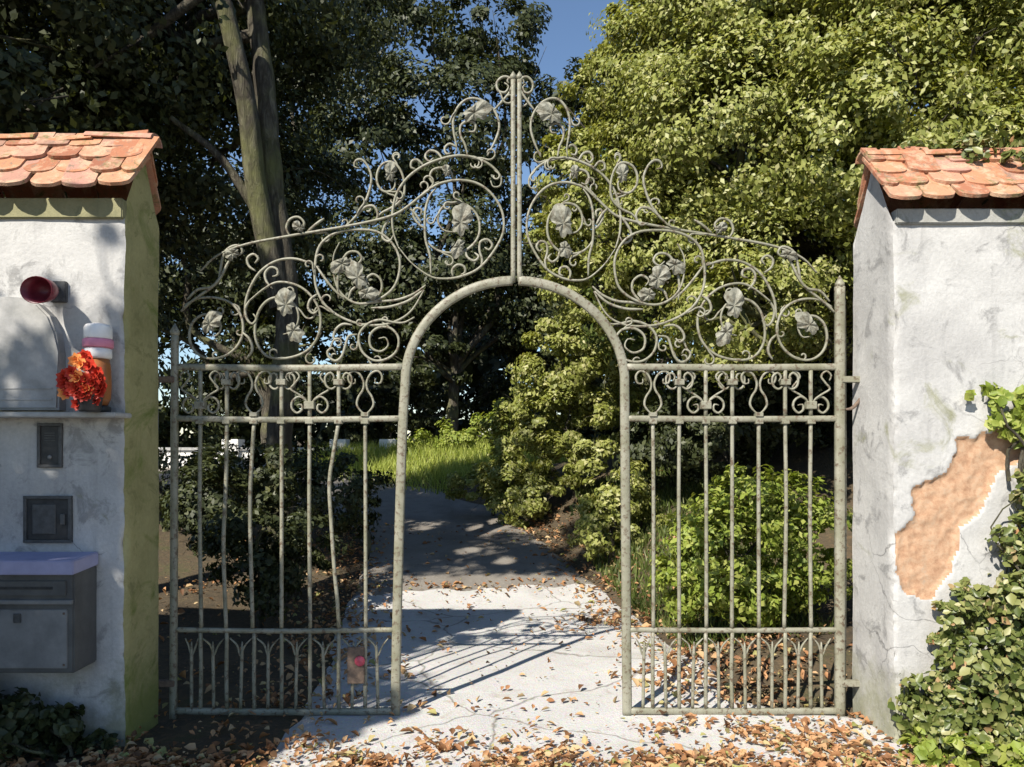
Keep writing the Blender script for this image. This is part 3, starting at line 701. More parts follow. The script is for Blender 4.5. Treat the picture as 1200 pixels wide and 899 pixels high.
# votive lantern with white cap
zl = at(0, 483, LF-0.16)[2]; lc = P3(115, 440, LF-0.085)
la = empty('votive_lantern', (lc.x, lc.y, zl), 'amber votive lantern with white cap and pink band, on the wall ledge', 'lantern')
b0 = (lc.x, lc.y, zl)
lathe('base', [(0.062, 0), (0.066, 0.012), (0.066, 0.03), (0.05, 0.04)], b0, M_DARK2, la)
lathe('glass', [(0.05, 0.041), (0.066, 0.08), (0.070, 0.16), (0.066, 0.26), (0.058, 0.30)], b0, M_AMBER, la)
lathe('collar', [(0.06, 0.301), (0.072, 0.31), (0.072, 0.355), (0.06, 0.362)], b0, M_WHITE, la)
lathe('band', [(0.074, 0.363), (0.080, 0.37), (0.080, 0.405), (0.073, 0.412)], b0, M_PINK, la)
lathe('cap', [(0.072, 0.413), (0.074, 0.42), (0.073, 0.475), (0.062, 0.492), (0.03, 0.50), (0.004, 0.502)], b0, M_WHITE, la)
# bunch of red flowers in a dark pot in front of the lantern
fl = empty('flower_pot', (lc.x-0.03, lc.y-0.07, zl), 'dark pot of red and orange flowers in front of the votive lantern', 'flower pot')
fb = (lc.x+0.022, lc.y-0.125, zl)
lathe('pot', [(0.05, 0.0), (0.056, 0.01), (0.066, 0.085), (0.072, 0.09), (0.07, 0.10), (0.05, 0.095)], fb, M_DARK2, fl)
def flower(cx, cy, cz, r, mat, seed):
    rr = random.Random(seed); V = []; F = []
    for ring, (np_, tilt, sc) in enumerate(((7, 0.3, 1.0), (6, 0.8, 0.75), (4, 1.2, 0.5))):
        for k in range(np_):
            a = 2*math.pi*k/np_+ring*0.4+rr.uniform(-.1, .1); ca, sa = math.cos(a), math.sin(a)
            n0 = len(V); L = r*sc; wv = L*0.42
            for (u, v, h) in ((0, 0, 0), (L*0.6*math.cos(tilt), -wv, L*0.6*math.sin(tilt)), (L*math.cos(tilt), 0, L*math.sin(tilt)+0.004), (L*0.6*math.cos(tilt), wv, L*0.6*math.sin(tilt))):
                X, Z = u*ca-v*sa, u*sa+v*ca
                V.append((cx+X, cy-h-0.004*ring, cz+Z))
            F.append((n0, n0+1, n0+2, n0+3))
    return keep(from_np('flower', V, F, mat), fl)
rr = random.Random(3)
for k in range(34):
    a = rr.uniform(0, 6.28); q = rr.random()**0.7*1.08
    flower(fb[0]-0.022+0.105*q*math.cos(a), fb[1]-0.03-0.035*(1-q*q), fb[2]+0.165+0.125*q*math.sin(a), rr.uniform(0.035, 0.05), M_RED if k % 8 else M_ORANGE, k)
# intercom and meter box, set into the wall
def panel_box(name, x0, x1, y0, y1, label, cat, rows):
    a = at(x0, y0, LF); b = at(x1, y1, LF); o = empty(name, ((a[0]+b[0])/2, LF, b[2]), label, cat)
    t = 0.018
    for nm, bb in (('frame', (a[0], b[0], LF-0.018, LF+0.03, a[2]-t, a[2])), ('frame', (a[0], b[0], LF-0.018, LF+0.03, b[2], b[2]+t)), ('frame', (a[0], a[0]+t, LF-0.017, LF+0.03, b[2]+t, a[2]-t)), ('frame', (b[0]-t, b[0], LF-0.017, LF+0.03, b[2]+t, a[2]-t))):
        bbox_obj(nm, bb, M_DARK, o, 0.002, 1)
    bbox_obj('door', (a[0]+t, b[0]-t, LF-0.008, LF+0.02, b[2]+t, a[2]-t), M_DARK2, o, 0.002, 1)
    for r in rows: r(o, a, b)
    return o
def ic_rows(o, a, b):
    xm = (a[0]+b[0])/2
    for k in range(4): bbox_obj('speaker_slot', (xm-0.03, xm+0.03, LF-0.012, LF-0.007, a[2]-0.06-k*0.014, a[2]-0.054-k*0.014), M_DARK, o, 0)
    bu = lathe('button', [(0.012, 0), (0.012, 0.006), (0.009, 0.009)], (0, 0, 0), M_BOX2, None, 12)
    bu.rotation_euler = (math.radians(90), 0, 0); bu.location = (xm, LF-0.007, b[2]+0.06); keep(bu, o)
def mb_rows(o, a, b):
    bbox_obj('door_panel', (a[0]+0.05, b[0]-0.09, LF-0.014, LF-0.007, b[2]+0.05, a[2]-0.05), M_DARK, o, 0.003, 1)
    bbox_obj('latch', (b[0]-0.06, b[0]-0.035, LF-0.022, LF-0.007, (a[2]+b[2])/2-0.03, (a[2]+b[2])/2+0.03), M_BOX, o, 0.003, 1)
panel_box('intercom', 45, 74, 496, 548, 'narrow dark intercom panel on the left wall under the ledge', 'intercom', [ic_rows])
panel_box('meter_box', 29, 85, 581, 636, 'square dark meter box in the left wall above the mailbox', 'meter box', [mb_rows])
# mailbox
YM = 4.16
x1 = at(88, 0, YM)[0]; x0 = x1-0.62; zt = at(0, 655, YM)[2]; zb = at(0, 790, YM)[2]
mbx = empty('mailbox', ((x0+x1)/2, 4.28, zb), 'grey metal mailbox with pale lavender lid on the left wall', 'mailbox')
bbox_obj('body', (x0+0.01, x1-0.012, YM+0.01, LF+0.005, zb, zt-0.07), M_BOX, mbx, 0.008)
bm = bmesh.new(); v = [bm.verts.new(p) for p in ((x0, YM-0.02, zt-0.085), (x1, YM-0.02, zt-0.085), (x1, LF, zt-0.069), (x0, LF, zt-0.069), (x0, YM-0.02, zt-0.008), (x1, YM-0.02, zt-0.008), (x1, LF, zt+0.006), (x0, LF, zt+0.006))]
for f in ((0,3,2,1),(4,5,6,7),(0,1,5,4),(1,2,6,5),(2,3,7,6),(3,0,4,7)): bm.faces.new([v[i] for i in f])
bmesh.ops.bevel(bm, geom=bm.edges[:], offset=0.006, segments=2, affect='EDGES'); keep(from_bm('lid', bm, M_LAV), mbx)
bbox_obj('slot_flap', (x0+0.05, x1-0.05, YM-0.004, YM+0.012, zt-0.20, zt-0.12), M_BOX, mbx, 0.003)
zs = at(0, 706, YM)[2]
bbox_obj('slot', (x0+0.12, x1-0.12, YM-0.0065, YM+0.0, zt-0.165, zt-0.15), M_DARK2, mbx, 0)
for q in (x0+0.06, x1-0.06):
    for z_ in (zb+0.05, zs-0.06): bbox_obj('screw', (q-0.006, q+0.006, YM-0.006, YM+0.0, z_-0.006, z_+0.006), M_RUST, mbx, 0.002, 1)
bbox_obj('trim_strip', (x0+0.012, x1-0.014, YM-0.008, YM+0.012, zs-0.010, zs+0.012), M_BOX2, mbx, 0.003)
bbox_obj('front_panel', (x0+0.04, x1-0.045, YM-0.001, YM+0.012, zb+0.03, zs-0.04), M_BOX2, mbx, 0.004)
bbox_obj('latch', ((x0+x1)/2-0.02, (x0+x1)/2+0.02, YM-0.012, YM, zs-0.11, zs-0.06), M_DARK, mbx, 0.003)

# ------------------------------------------------------------------ foliage
def leaf_np(C, N, L, rs, wid=0.55, fold=0.18, hexa=False):
    """leaves at C with normals N, length L"""
    n = len(C); N = N/(np.linalg.norm(N, axis=1)[:, None]+1e-9)
    R = rs.normal(size=(n, 3)); T = R-N*(R*N).sum(1)[:, None]; T /= np.linalg.norm(T, axis=1)[:, None]+1e-9
    B = np.cross(N, T); L = L[:, None]; W = L*wid*rs.uniform(0.75, 1.2, (n, 1))
    if not hexa:
        V = np.stack([C-T*L*0.5, C-B*W*0.5+N*fold*W+T*L*0.06, C+T*L*0.5-N*fold*L*0.5, C+B*W*0.5+N*fold*W+T*L*0.06], 1)
        F = np.arange(n*4).reshape(n, 4); return V.reshape(-1, 3), F
    V = np.stack([C-T*L*0.5, C-B*W*0.5+N*fold*W-T*L*0.12, C-B*W*0.34+N*fold*W*0.6+T*L*0.22, C+T*L*0.5-N*fold*L*0.4, C+B*W*0.34+N*fold*W*0.6+T*L*0.22, C+B*W*0.5+N*fold*W-T*L*0.12], 1)
    b = (np.arange(n)*6)[:, None]
    F = np.vstack([b+np.array([[0, 1, 2, 3]]), b+np.array([[0, 3, 4, 5]])]); return V.reshape(-1, 3), F
def crown_pts(lobes, n, rs, clumps, csize, droop=0.0, shell=0.5):
    A = np.array([(l[3]*l[4]+l[4]*l[5]+l[3]*l[5])*(l[6] if len(l) > 6 else 1) for l in lobes]); A = A/A.sum()
    Cs, Ns = [], []
    for l, a in zip(lobes, A):
        m = int(n*a); k = max(4, int(clumps*a)); c0 = np.array(l[:3]); r = np.array(l[3:6])
        d = rs.normal(size=(k, 3)); d /= np.linalg.norm(d, axis=1)[:, None]
        rad = rs.uniform(shell, 1.0, (k, 1))**0.7*rs.uniform(0.85, 1.12, (k, 1))
        cc = c0+d*r*rad
        idx = rs.integers(0, k, m); off = rs.normal(size=(m, 3)); off /= np.linalg.norm(off, axis=1)[:, None]
        off *= rs.uniform(0, 1, (m, 1))**0.5
        sz = csize*r.mean()*rs.uniform(0.6, 1.5, k)[idx][:, None]
        off = off*sz*np.array([1.15, 1.15, 0.7]); off[:, 2] -= droop*np.abs(rs.normal(size=m))*sz[:, 0]
        Cs.append(cc[idx]+off); Ns.append(d[idx]*0.8+off/sz*0.5)
    return np.vstack(Cs), np.vstack(Ns)
SUNV = np.array([-SX*ce, -SY*ce, se])
CLEAR = [((-2.70, 8.2, 4.2), 0.30), ((-2.76, 8.15, 4.8), 0.32), ((-2.82, 8.1, 5.4), 0.30), ((0.55, 11.7, 2.9), 0.55), ((1.2, 11.7, 3.2), 0.6), ((0.9, 11.5, 2.2), 0.5), ((-1.3, 17.6, 1.6), 1.0), ((-2.3, 16.6, 1.2), 0.8), ((-3.6, 9.6, 0.3), 0.22), ((-2.9, 7.3, 1.3), 0.22), ((0.0, 12.2, 1.7), 0.5), ((-4.7, 7.2, 5.6), 0.45), ((-5.6, 7.4, 6.2), 0.5), ((-4.0, 8.0, 5.9), 0.3), ((-0.6, 10.2, 0.3), 0.16), ((0.5, 10.8, 0.35), 0.2), ((-0.1, 9.7, 0.25), 0.14)]
def clear_sun(P):  # drops crown leaves along chosen sun rays, gaps shaped to light those spots
    keep_ = np.ones(len(P), bool)
    for c_, r_ in CLEAR:
        q = P-np.array(c_); t_ = q@SUNV; dd = np.linalg.norm(q-t_[:, None]*SUNV, axis=1); keep_ &= ~((t_ > 0.7) & (dd < r_))
    return keep_
def limb(p0, p1, r0, r1, rs, sag=0.0, wig=0.12, n=9):
    p0 = np.array(p0, float); p1 = np.array(p1, float); d = np.linalg.norm(p1-p0)
    s = np.linspace(0, 1, 5)[:, None]; P = p0+(p1-p0)*s; P[1:-1] += rs.normal(size=(3, 3))*d*wig*0.5; P[1:-1, 2] += sag*d*np.array([.6, 1, .6])
    C = catmull(P, max(0.08, d/14)); return C, np.linspace(r0, r1, len(C))
def tree(name, label, base, lobes, n, leaf, mat, seed, trunk=None, tr=0.2, clumps=260, csize=0.24, group=None, twigs=5, droop=0.1, shell=0.5, extra=()):
    rs = np.random.default_rng(seed); b = np.array(base, float)
    o = empty(name, tuple(b), label, 'tree' if 'tree' in name else 'shrub', group)
    parts = []
    lc_ = np.mean([l[:3] for l in lobes], axis=0); lowz = min(l[2] for l in lobes)
    T = trunk or [tuple(b-np.array([0, 0, 0.2])), tuple(b+np.array([0.06, 0.02, (lowz-b[2])*0.45])), tuple(b+(lc_-b)*np.array([0.25, 0.25, 0])+np.array([0, 0, (lowz-b[2])*0.95]))]
    C = catmull(T, 0.15); R = np.linspace(tr, tr*0.62, len(C)); R[:3] *= np.array([1.45, 1.2, 1.08])[:len(R[:3])]
    R = R*(1+0.07*rs.normal(size=len(R))); parts.append(tube_np(C, R, 10)); top = C[-1]
    for l in lobes:
        L_, r_ = limb(C[int(len(C)*rs.uniform(0.7, 0.98))], l[:3], tr*0.5, tr*0.14, rs); parts.append(tube_np(L_, r_, 7))
        for _ in range(twigs):
            d = rs.normal(size=3); d /= np.linalg.norm(d); e = np.array(l[:3])+d*np.array(l[3:6])*0.92
            S_ = L_[int(len(L_)*rs.uniform(0.5, 0.95))]; T_, q_ = limb(S_, e, tr*0.13, tr*0.03, rs); parts.append(tube_np(T_, q_, 5))
    for (p, r0, r1) in extra:
        E = catmull(p, 0.15); parts.append(tube_np(E, np.linspace(r0, r1, len(E)), 10))
    V, F = merge(parts); keep(from_np('trunk', V, F, M_BARK, smooth=True), o)
    P, N = crown_pts(lobes, n, rs, clumps, csize, droop, shell)
    kk = clear_sun(P); P, N = P[kk], N[kk]
    N = N+rs.normal(size=N.shape)*0.4+np.array([0, 0, 0.4])
    V, F = leaf_np(P, N, leaf*rs.uniform(0.65, 1.35, len(P)), rs)
    k = keep(from_np('crown', V, F, mat), o); k['kind'] = 'stuff'
    return o
# big tree over the left leaf: trunk right behind the gate, light limb above
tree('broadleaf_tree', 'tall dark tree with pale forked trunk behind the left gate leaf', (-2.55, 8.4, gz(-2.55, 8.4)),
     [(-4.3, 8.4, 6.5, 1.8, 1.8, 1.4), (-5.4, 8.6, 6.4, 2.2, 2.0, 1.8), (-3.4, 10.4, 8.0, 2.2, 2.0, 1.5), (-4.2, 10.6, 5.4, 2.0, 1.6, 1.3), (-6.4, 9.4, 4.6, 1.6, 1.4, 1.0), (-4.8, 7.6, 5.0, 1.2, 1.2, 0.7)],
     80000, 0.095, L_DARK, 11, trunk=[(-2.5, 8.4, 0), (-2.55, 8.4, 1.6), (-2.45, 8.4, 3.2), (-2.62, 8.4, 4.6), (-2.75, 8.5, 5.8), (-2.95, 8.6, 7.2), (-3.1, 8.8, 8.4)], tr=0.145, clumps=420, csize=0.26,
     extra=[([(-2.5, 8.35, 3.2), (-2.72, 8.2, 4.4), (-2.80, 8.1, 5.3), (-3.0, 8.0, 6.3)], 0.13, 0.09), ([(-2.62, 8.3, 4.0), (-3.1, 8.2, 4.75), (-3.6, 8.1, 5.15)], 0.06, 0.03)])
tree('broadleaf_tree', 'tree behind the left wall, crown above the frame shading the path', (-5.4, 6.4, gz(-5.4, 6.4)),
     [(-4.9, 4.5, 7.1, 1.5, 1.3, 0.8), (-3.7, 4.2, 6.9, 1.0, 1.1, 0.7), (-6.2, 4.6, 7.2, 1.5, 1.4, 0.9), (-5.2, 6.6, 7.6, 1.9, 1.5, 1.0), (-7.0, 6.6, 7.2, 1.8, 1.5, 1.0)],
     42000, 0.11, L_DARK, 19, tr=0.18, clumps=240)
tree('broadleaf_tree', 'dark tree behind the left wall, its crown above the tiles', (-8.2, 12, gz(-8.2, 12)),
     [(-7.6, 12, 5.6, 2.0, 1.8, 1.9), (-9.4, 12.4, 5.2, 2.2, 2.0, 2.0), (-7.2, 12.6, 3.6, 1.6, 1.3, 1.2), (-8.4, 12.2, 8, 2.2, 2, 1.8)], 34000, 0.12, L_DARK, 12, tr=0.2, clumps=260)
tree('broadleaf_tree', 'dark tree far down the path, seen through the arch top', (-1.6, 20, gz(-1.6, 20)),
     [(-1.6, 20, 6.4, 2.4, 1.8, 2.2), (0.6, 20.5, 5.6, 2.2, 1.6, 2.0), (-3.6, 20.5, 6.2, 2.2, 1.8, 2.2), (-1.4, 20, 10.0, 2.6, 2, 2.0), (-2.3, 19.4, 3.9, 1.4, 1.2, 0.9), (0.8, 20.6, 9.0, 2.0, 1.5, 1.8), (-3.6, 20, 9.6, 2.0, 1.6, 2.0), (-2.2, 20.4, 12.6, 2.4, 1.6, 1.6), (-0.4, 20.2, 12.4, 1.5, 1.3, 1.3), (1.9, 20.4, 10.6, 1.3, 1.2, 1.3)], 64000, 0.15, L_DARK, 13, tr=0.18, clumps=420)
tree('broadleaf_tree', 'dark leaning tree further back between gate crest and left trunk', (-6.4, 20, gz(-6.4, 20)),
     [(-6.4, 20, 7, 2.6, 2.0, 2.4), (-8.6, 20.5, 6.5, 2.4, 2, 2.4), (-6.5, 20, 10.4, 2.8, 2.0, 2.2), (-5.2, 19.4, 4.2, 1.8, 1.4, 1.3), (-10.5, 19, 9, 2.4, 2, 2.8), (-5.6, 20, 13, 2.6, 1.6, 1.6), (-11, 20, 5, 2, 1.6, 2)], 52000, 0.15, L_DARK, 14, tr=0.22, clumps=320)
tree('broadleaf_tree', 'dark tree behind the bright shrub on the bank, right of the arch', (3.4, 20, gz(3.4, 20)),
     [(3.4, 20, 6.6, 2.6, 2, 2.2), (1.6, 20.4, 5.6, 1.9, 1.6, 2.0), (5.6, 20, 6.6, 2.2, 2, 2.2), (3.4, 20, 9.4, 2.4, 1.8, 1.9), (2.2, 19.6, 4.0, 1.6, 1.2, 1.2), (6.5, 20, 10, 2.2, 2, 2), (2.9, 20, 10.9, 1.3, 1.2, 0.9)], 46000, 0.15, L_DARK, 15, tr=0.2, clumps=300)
# the sunlit tree over the right half
tree('broadleaf_tree', 'large sunlit yellow-green tree overhanging the right wall', (4.4, 9.2, gz(4.4, 9.2)),
     [(2.4, 7.9, 5.0, 1.3, 1.0, 1.15), (4.0, 7.3, 5.5, 1.5, 1.0, 1.4), (5.7, 7.4, 5.2, 1.5, 1.1, 1.5), (2.9, 8.2, 3.6, 1.3, 1.0, 0.95), (3.0, 8.2, 6.7, 1.5, 1.2, 1.3), (5.0, 8.2, 7.2, 1.9, 1.3, 1.4), (1.75, 8.4, 4.0, 0.85, 0.8, 0.8), (1.8, 8.5, 5.8, 0.95, 0.9, 1.0), (4.5, 7.0, 4.1, 1.4, 0.9, 0.9), (2.2, 7.4, 3.0, 0.75, 0.7, 0.6), (7.2, 7.8, 6.4, 1.6, 1.3, 1.8), (2.7, 8.8, 8.0, 1.4, 1.1, 0.9), (5.9, 7.2, 3.9, 1.2, 0.9, 0.9), (4.0, 8.0, 6.6, 1.4, 1.0, 1.2), (1.45, 8.6, 4.9, 0.6, 0.6, 0.7), (1.1, 8.9, 4.4, 0.65, 0.6, 0.6), (1.0, 9.2, 3.6, 0.6, 0.6, 0.55), (1.35, 8.6, 6.1, 0.5, 0.5, 0.6), (3.4, 7.2, 4.6, 1.1, 0.8, 1.0), (2.3, 7.9, 6.2, 1.0, 0.8, 0.9), (0.75, 9.2, 5.0, 0.6, 0.5, 0.6), (0.55, 9.4, 4.2, 0.5, 0.5, 0.5), (1.0, 9.0, 5.7, 0.5, 0.5, 0.5)],
     420000, 0.058, L_BRIGHT, 16, tr=0.24, clumps=2600, csize=0.19, droop=0.35, shell=0.62)
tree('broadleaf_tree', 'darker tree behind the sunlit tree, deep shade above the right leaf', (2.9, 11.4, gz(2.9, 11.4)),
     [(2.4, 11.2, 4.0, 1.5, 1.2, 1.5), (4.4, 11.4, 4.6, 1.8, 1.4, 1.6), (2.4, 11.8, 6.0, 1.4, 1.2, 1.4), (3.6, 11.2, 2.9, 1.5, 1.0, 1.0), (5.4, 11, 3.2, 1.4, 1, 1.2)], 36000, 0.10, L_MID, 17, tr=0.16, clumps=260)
# tree on the street side, behind the photographer: it shades the lower left wall
tree('broadleaf_tree', 'street tree left of the viewer, outside the frame, shading the wall', (-5.9, 0.2, 0),
     [(-5.3, 0.3, 5.35, 1.0, 0.8, 0.85), (-4.35, 0.5, 4.85, 0.62, 0.6, 0.55), (-6.6, 0.2, 5.2, 1.2, 0.9, 0.9), (-5.0, 0.3, 4.0, 1.0, 0.8, 0.8), (-6.0, 0.2, 6.5, 0.75, 0.6, 0.55, 0.6), (-5.25, 0.3, 6.8, 0.3, 0.3, 0.4, 0.15), (-5.5, 0.3, 3.4, 1.4, 0.9, 0.9), (-4.9, 0.2, 7.3, 0.4, 0.3, 0.3, 0.15)],
     36000, 0.11, L_MID, 18, tr=0.13, clumps=260, csize=0.26)

# shrubs behind the gate
def shrub(label, base, lobes, n, leaf, mat, seed, name='shrub', clumps=120, csize=0.26, group=None):
    return tree(name, label, base, lobes, n, leaf, mat, seed, tr=0.035, clumps=clumps, csize=csize, group=group, twigs=4, droop=0.15, shell=0.35)
shrub('tall sunlit shrub in the middle of the archway', (0.95, 12.0, gz(0.95, 12.0)), [(0.75, 11.8, 2.9, 0.75, 0.6, 0.75), (1.35, 11.8, 3.3, 0.75, 0.6, 0.75), (0.9, 11.7, 2.1, 0.8, 0.6, 0.7), (1.6, 11.9, 2.4, 0.75, 0.6, 0.8), (0.25, 12.0, 2.5, 0.5, 0.4, 0.5), (0.7, 11.8, 3.5, 0.45, 0.4, 0.4), (0.75, 11.5, 1.45, 0.6, 0.4, 0.5), (1.25, 11.4, 1.5, 0.6, 0.4, 0.6), (0.35, 11.6, 1.9, 0.4, 0.4, 0.5)], 42000, 0.075, L_BRIGHT, 21)
shrub('low green shrub at the left foot of the tall archway shrub', (-0.35, 12.6, gz(-0.35, 12.6)), [(-0.55, 12.4, 0.95, 0.55, 0.4, 0.5), (0.0, 12.1, 1.1, 0.6, 0.4, 0.6), (-0.15, 12.3, 1.7, 0.55, 0.4, 0.5), (0.3, 11.8, 0.95, 0.5, 0.4, 0.5), (0.0, 12.4, 2.2, 0.4, 0.35, 0.4)], 18000, 0.065, L_BRIGHT, 22)
shrub('green shrub on the bank beside the right arch post', (1.15, 9.2, gz(1.15, 9.2)), [(1.05, 9.2, 0.75, 0.32, 0.3, 0.4), (1.3, 9.3, 1.05, 0.4, 0.35, 0.45), (1.5, 9.4, 0.7, 0.4, 0.3, 0.4)], 9000, 0.06, L_BRIGHT, 23)
shrub('large leafy bush behind the right gate leaf', (1.85, 6.35, gz(1.85, 6.35)), [(1.75, 6.3, 0.85, 0.52, 0.40, 0.50), (2.05, 6.4, 1.15, 0.45, 0.36, 0.42), (2.45, 6.4, 0.85, 0.40, 0.36, 0.6), (1.42, 6.4, 0.6, 0.32, 0.3, 0.34), (1.9, 6.2, 0.55, 0.5, 0.3, 0.3)], 17000, 0.055, L_FRESH, 24, clumps=200)
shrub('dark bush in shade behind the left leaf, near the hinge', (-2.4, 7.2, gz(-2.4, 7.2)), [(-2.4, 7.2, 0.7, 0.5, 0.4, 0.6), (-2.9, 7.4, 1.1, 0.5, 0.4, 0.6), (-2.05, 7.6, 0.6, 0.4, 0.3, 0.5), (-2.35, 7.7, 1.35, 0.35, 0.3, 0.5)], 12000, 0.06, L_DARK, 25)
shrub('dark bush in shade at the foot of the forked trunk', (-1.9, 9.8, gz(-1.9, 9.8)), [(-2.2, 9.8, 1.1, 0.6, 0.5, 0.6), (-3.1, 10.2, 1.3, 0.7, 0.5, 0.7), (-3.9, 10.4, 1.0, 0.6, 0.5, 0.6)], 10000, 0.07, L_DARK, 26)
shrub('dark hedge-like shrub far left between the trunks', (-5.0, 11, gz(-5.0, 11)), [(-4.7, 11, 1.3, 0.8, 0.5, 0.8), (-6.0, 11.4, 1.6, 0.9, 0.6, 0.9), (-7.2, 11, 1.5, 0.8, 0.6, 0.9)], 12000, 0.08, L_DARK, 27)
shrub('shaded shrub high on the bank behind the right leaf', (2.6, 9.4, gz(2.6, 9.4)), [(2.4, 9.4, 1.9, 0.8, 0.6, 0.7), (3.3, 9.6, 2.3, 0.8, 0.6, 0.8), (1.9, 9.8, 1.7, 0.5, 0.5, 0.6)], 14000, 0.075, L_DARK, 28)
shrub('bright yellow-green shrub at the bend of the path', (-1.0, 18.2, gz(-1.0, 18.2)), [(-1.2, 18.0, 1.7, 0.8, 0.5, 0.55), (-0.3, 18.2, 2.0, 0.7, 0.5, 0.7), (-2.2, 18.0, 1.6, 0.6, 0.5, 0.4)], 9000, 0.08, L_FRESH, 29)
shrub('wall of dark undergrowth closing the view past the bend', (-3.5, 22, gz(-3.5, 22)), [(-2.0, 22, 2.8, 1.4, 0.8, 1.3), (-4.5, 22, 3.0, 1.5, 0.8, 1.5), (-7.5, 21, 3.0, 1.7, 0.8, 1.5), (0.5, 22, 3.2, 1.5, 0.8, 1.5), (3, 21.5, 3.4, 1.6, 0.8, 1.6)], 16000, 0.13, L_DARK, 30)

hg = shrub('unseen hedge added left of the frame to darken the lower left wall', (-3.75, 3.0, 0), [(-3.75, 3.9, 0.8, 0.5, 0.45, 0.95), (-3.75, 3.1, 0.85, 0.5, 0.6, 1.0), (-3.8, 2.2, 0.85, 0.5, 0.6, 1.0), (-3.75, 3.7, 1.5, 0.42, 0.45, 0.6)], 11000, 0.07, L_DARK, 36)  # added out of view to block sky light from the lower left wall
rs = np.random.default_rng(77)
wl_ = [(x, 27+rs.uniform(-1.5, 2.5), rs.uniform(2.5, 4.5), 2.6, 1.4, rs.uniform(2.4, 3.6)) for x in np.arange(-26, 26, 3.1)]+[(x, 29+rs.uniform(-1.5, 2.5), rs.uniform(7, 8.5), 2.8, 1.4, 2.6) for x in np.arange(-26, 26, 3.6)]+[(x, 23.5+rs.uniform(-0.8, 0.8), rs.uniform(1.6, 2.3), 1.5, 0.8, rs.uniform(1.0, 1.5)) for x in np.arange(-20, 18, 1.7)]
P, N = crown_pts(wl_, 90000, rs, 1200, 0.36, 0.1, 0.2); N = N+rs.normal(size=N.shape)*0.5
V, F = leaf_np(P, N, 0.40*rs.uniform(0.6, 1.3, len(P)), rs)
tag(from_np('woodland', V, F, L_DARK), 'distant dark woodland closing the view behind all the trees', 'woodland', kind='stuff')

# ivy on the foot of the right wall, hugging the plaster
def plant(name, label, cat, base, blobs, n, leaf, mat, seed, stems=6, hexa=True, up=0.3, fwd=0.0):
    rs = np.random.default_rng(seed); o = empty(name, base, label, cat); parts = []
    P, N = crown_pts(blobs, n, rs, max(60, n//28), 0.30, 0.5, 0.3)
    N = N+rs.normal(size=N.shape)*0.4+np.array([-0.1, -fwd, up])
    ok = P[:, 2] > 0.01; P, N = P[ok], N[ok]
    for k in range(stems):
        e = P[rs.integers(len(P))]; L_, r_ = limb(np.array(base)+np.array([rs.uniform(-.2, .2), 0, 0]), e, 0.012, 0.003, rs, 0.05); parts.append(tube_np(L_, r_, 5))
    V, F = merge(parts); keep(from_np('stems', V, F, M_BARK), o)
    V, F = leaf_np(P, N, leaf*rs.choice([0.5, 0.75, 1.0, 1.3, 1.6], len(P), p=[.2, .25, .3, .18, .07]), rs, 0.72, 0.14, hexa)
    k = keep(from_np('leaves', V, F, mat), o); k['kind'] = 'stuff'; return o
plant('ivy', 'mass of ivy climbing the foot of the right wall, below orange patch', 'ivy', (2.75, 4.33, 0),
      [(2.30, 4.26, 0.22, 0.13, 0.10, 0.24), (2.40, 4.24, 0.30, 0.16, 0.12, 0.30), (2.60, 4.22, 0.42, 0.24, 0.13, 0.42), (2.88, 4.20, 0.60, 0.26, 0.15, 0.60), (2.66, 4.30, 0.86, 0.18, 0.08, 0.14), (2.84, 4.27, 1.10, 0.18, 0.10, 0.30), (2.97, 4.26, 1.45, 0.17, 0.10, 0.32), (2.50, 4.30, 0.72, 0.16, 0.07, 0.20), (3.3, 4.2, 0.8, 0.3, 0.15, 0.9), (2.6, 4.12, 0.14, 0.35, 0.18, 0.16), (2.45, 4.33, 0.62, 0.07, 0.05, 0.16)],
      13000, 0.046, L_IVY, 31, 30, fwd=0.5)
plant('vine', 'thin pale vine on the right wall, above orange patch', 'vine', (3.0, 4.35, 1.5),
      [(2.82, 4.34, 1.93, 0.16, 0.05, 0.10), (2.66, 4.36, 2.02, 0.10, 0.04, 0.05, 0.5), (2.93, 4.33, 1.78, 0.10, 0.06, 0.12), (3.1, 4.33, 1.9, 0.2, 0.06, 0.25), (2.76, 4.35, 1.80, 0.10, 0.04, 0.10, 0.5), (2.95, 4.34, 1.98, 0.14, 0.05, 0.14)], 1300, 0.055, L_FRESH, 32, 9, fwd=0.9)
plant('weed', 'bright yellow-green weeds at the bottom of the right wall corner', 'weeds', (2.25, 4.05, 0),
      [(2.15, 4.12, 0.06, 0.16, 0.12, 0.09), (2.40, 4.0, 0.07, 0.18, 0.14, 0.11), (2.28, 4.2, 0.14, 0.10, 0.08, 0.13), (2.65, 3.95, 0.10, 0.2, 0.12, 0.14)], 1500, 0.05, L_FRESH, 33, 6)
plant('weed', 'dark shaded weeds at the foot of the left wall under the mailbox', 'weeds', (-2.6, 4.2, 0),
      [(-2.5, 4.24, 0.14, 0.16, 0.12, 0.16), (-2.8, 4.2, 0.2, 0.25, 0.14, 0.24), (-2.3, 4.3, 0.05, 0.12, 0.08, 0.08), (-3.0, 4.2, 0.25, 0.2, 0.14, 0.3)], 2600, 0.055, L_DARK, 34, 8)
plant('climber', 'creeper trailing over the right wall tiles from behind', 'creeper', (3.0, 4.95, 3.2),
      [(2.78, 4.62, 3.47, 0.16, 0.14, 0.10), (2.95, 4.5, 3.36, 0.10, 0.1, 0.07), (2.45, 4.72, 3.52, 0.2, 0.1, 0.06), (3.2, 4.7, 3.55, 0.2, 0.12, 0.12)], 900, 0.05, L_IVY, 35, 6)
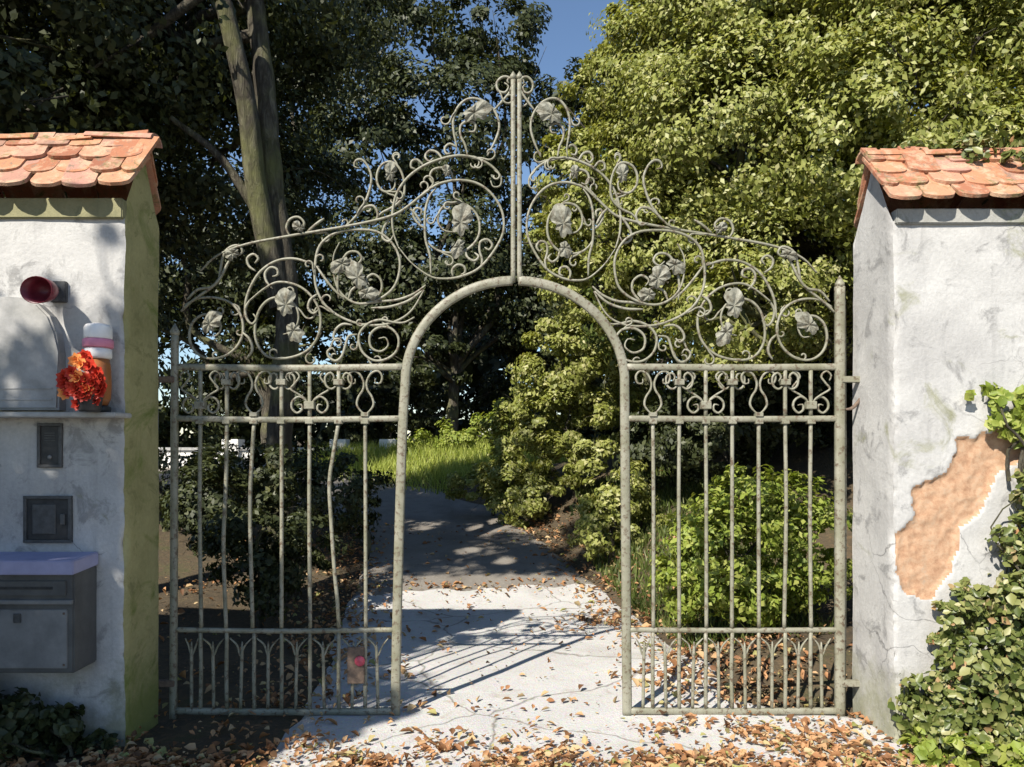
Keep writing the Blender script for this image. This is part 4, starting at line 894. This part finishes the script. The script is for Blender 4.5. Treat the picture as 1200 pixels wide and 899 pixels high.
# grass on the sunlit verge at the bend
def grass(name, label, n, region, mat, seed, hmin, hmax):
    rs = np.random.default_rng(seed); x0, x1, y0, y1 = region
    X = rs.uniform(x0, x1, n); Y = rs.uniform(y0, y1, n)
    pc = np.interp(Y, [p[0] for p in PC], [p[1] for p in PC]); k = np.abs(X-pc) > 1.5; X, Y = X[k], Y[k]; n = len(X)
    Z = ground_z(X, Y)-0.03; h = rs.uniform(hmin, hmax, n); a = rs.uniform(0, 6.28, n); w_ = 0.010+0.006*rs.random(n)
    ln = rs.normal(size=(n, 2))*0.35*h[:, None]
    V = np.stack([np.stack([X-np.cos(a)*w_, Y-np.sin(a)*w_, Z], -1), np.stack([X+np.cos(a)*w_, Y+np.sin(a)*w_, Z], -1), np.stack([X+ln[:, 0], Y+ln[:, 1], Z+h], -1)], 1).reshape(-1, 3)
    return tag(from_np(name, V, np.arange(n*3).reshape(n, 3), mat), label, 'grass', kind='stuff')
grass('grass', 'sunlit grass verge where the path bends away', 14000, (-5, 1.5, 14.5, 19), L_GRASS, 41, 0.12, 0.34)
grass('grass', 'thin grass tufts along the bank behind the gate', 8000, (1.0, 2.6, 6.2, 12), L_MID, 42, 0.06, 0.2)
# fallen leaves
def litter(name, label, pts, mat, seed, size):
    rs = np.random.default_rng(seed); P = np.array(pts); N = rs.normal(size=P.shape)*0.42+np.array([0, 0, 1])
    P[:, 2] = ground_z(P[:, 0], P[:, 1])+0.016+rs.uniform(0, 0.012, len(P))
    V, F = leaf_np(P, N, size*rs.choice([0.3, 0.5, 0.8, 1.1, 1.5], len(P), p=[.22, .25, .27, .18, .08]), rs, 0.6, 0.3, True)
    return tag(from_np(name, V, F, mat), label, 'leaves', kind='stuff')
rs = np.random.default_rng(5); pts = []
while len(pts) < 7600:
    x = rs.uniform(-3, 3.2); y = rs.uniform(3.4, 5.1)
    d = math.exp(-((y-3.95)/0.34)**2)+0.045+0.5*math.exp(-((x-1.8)/0.8)**2)*(y < 4.8)
    d *= 0.25+max(0, 0.6+2.4*noise.noise(Vector((x*2.6, y*2.6, 3))))
    if rs.random() < d*0.8: pts.append((x, y, 0))
litter('fallen_leaves', 'orange dry leaves strewn over the concrete in front of the gate', pts, L_DRY, 6, 0.055)
pts = []
while len(pts) < 5600:
    x = rs.uniform(-4, 2.8); y = rs.uniform(4.9, 12)
    pc = path_x(y); e = abs(x-pc)
    d = 0.05+0.6*math.exp(-((e-1.5)/0.4)**2)+4*math.exp(-((x-1.55)/0.45)**2-((y-5.5)/0.22)**2)+0.9*math.exp(-((x-0.9)/0.4)**2-((y-7.4)/0.3)**2)+0.45*math.exp(-((y-8.75-0.1*math.sin(x*4))/0.16)**2)
    if rs.random() < d*0.7: pts.append((x, y, 0))
litter('fallen_leaves', 'dry leaves along the path edges behind the gate', pts, L_DRY, 8, 0.06)

# low pale wall glimpsed far left between the trunks
zg = gz(-8, 16.5)
hs = empty('boundary_wall', (-8, 16.5, zg), 'low white boundary wall glimpsed far away through the left gate leaf', 'wall')
bbox_obj('wall', (-13.5, -2.9, 18.6, 18.9, zg-1, zg+0.62), M_HOUSE, hs, 0.01)
bbox_obj('coping', (-13.55, -2.85, 18.55, 18.95, zg+0.622, zg+0.70), M_CONC, hs, 0.01)
for x in (-12, -9.4, -6.8, -4.2, -3.0): bbox_obj('pier', (x-0.2, x+0.2, 18.5, 18.98, zg-1, zg+0.9), M_HOUSE, hs, 0.01)
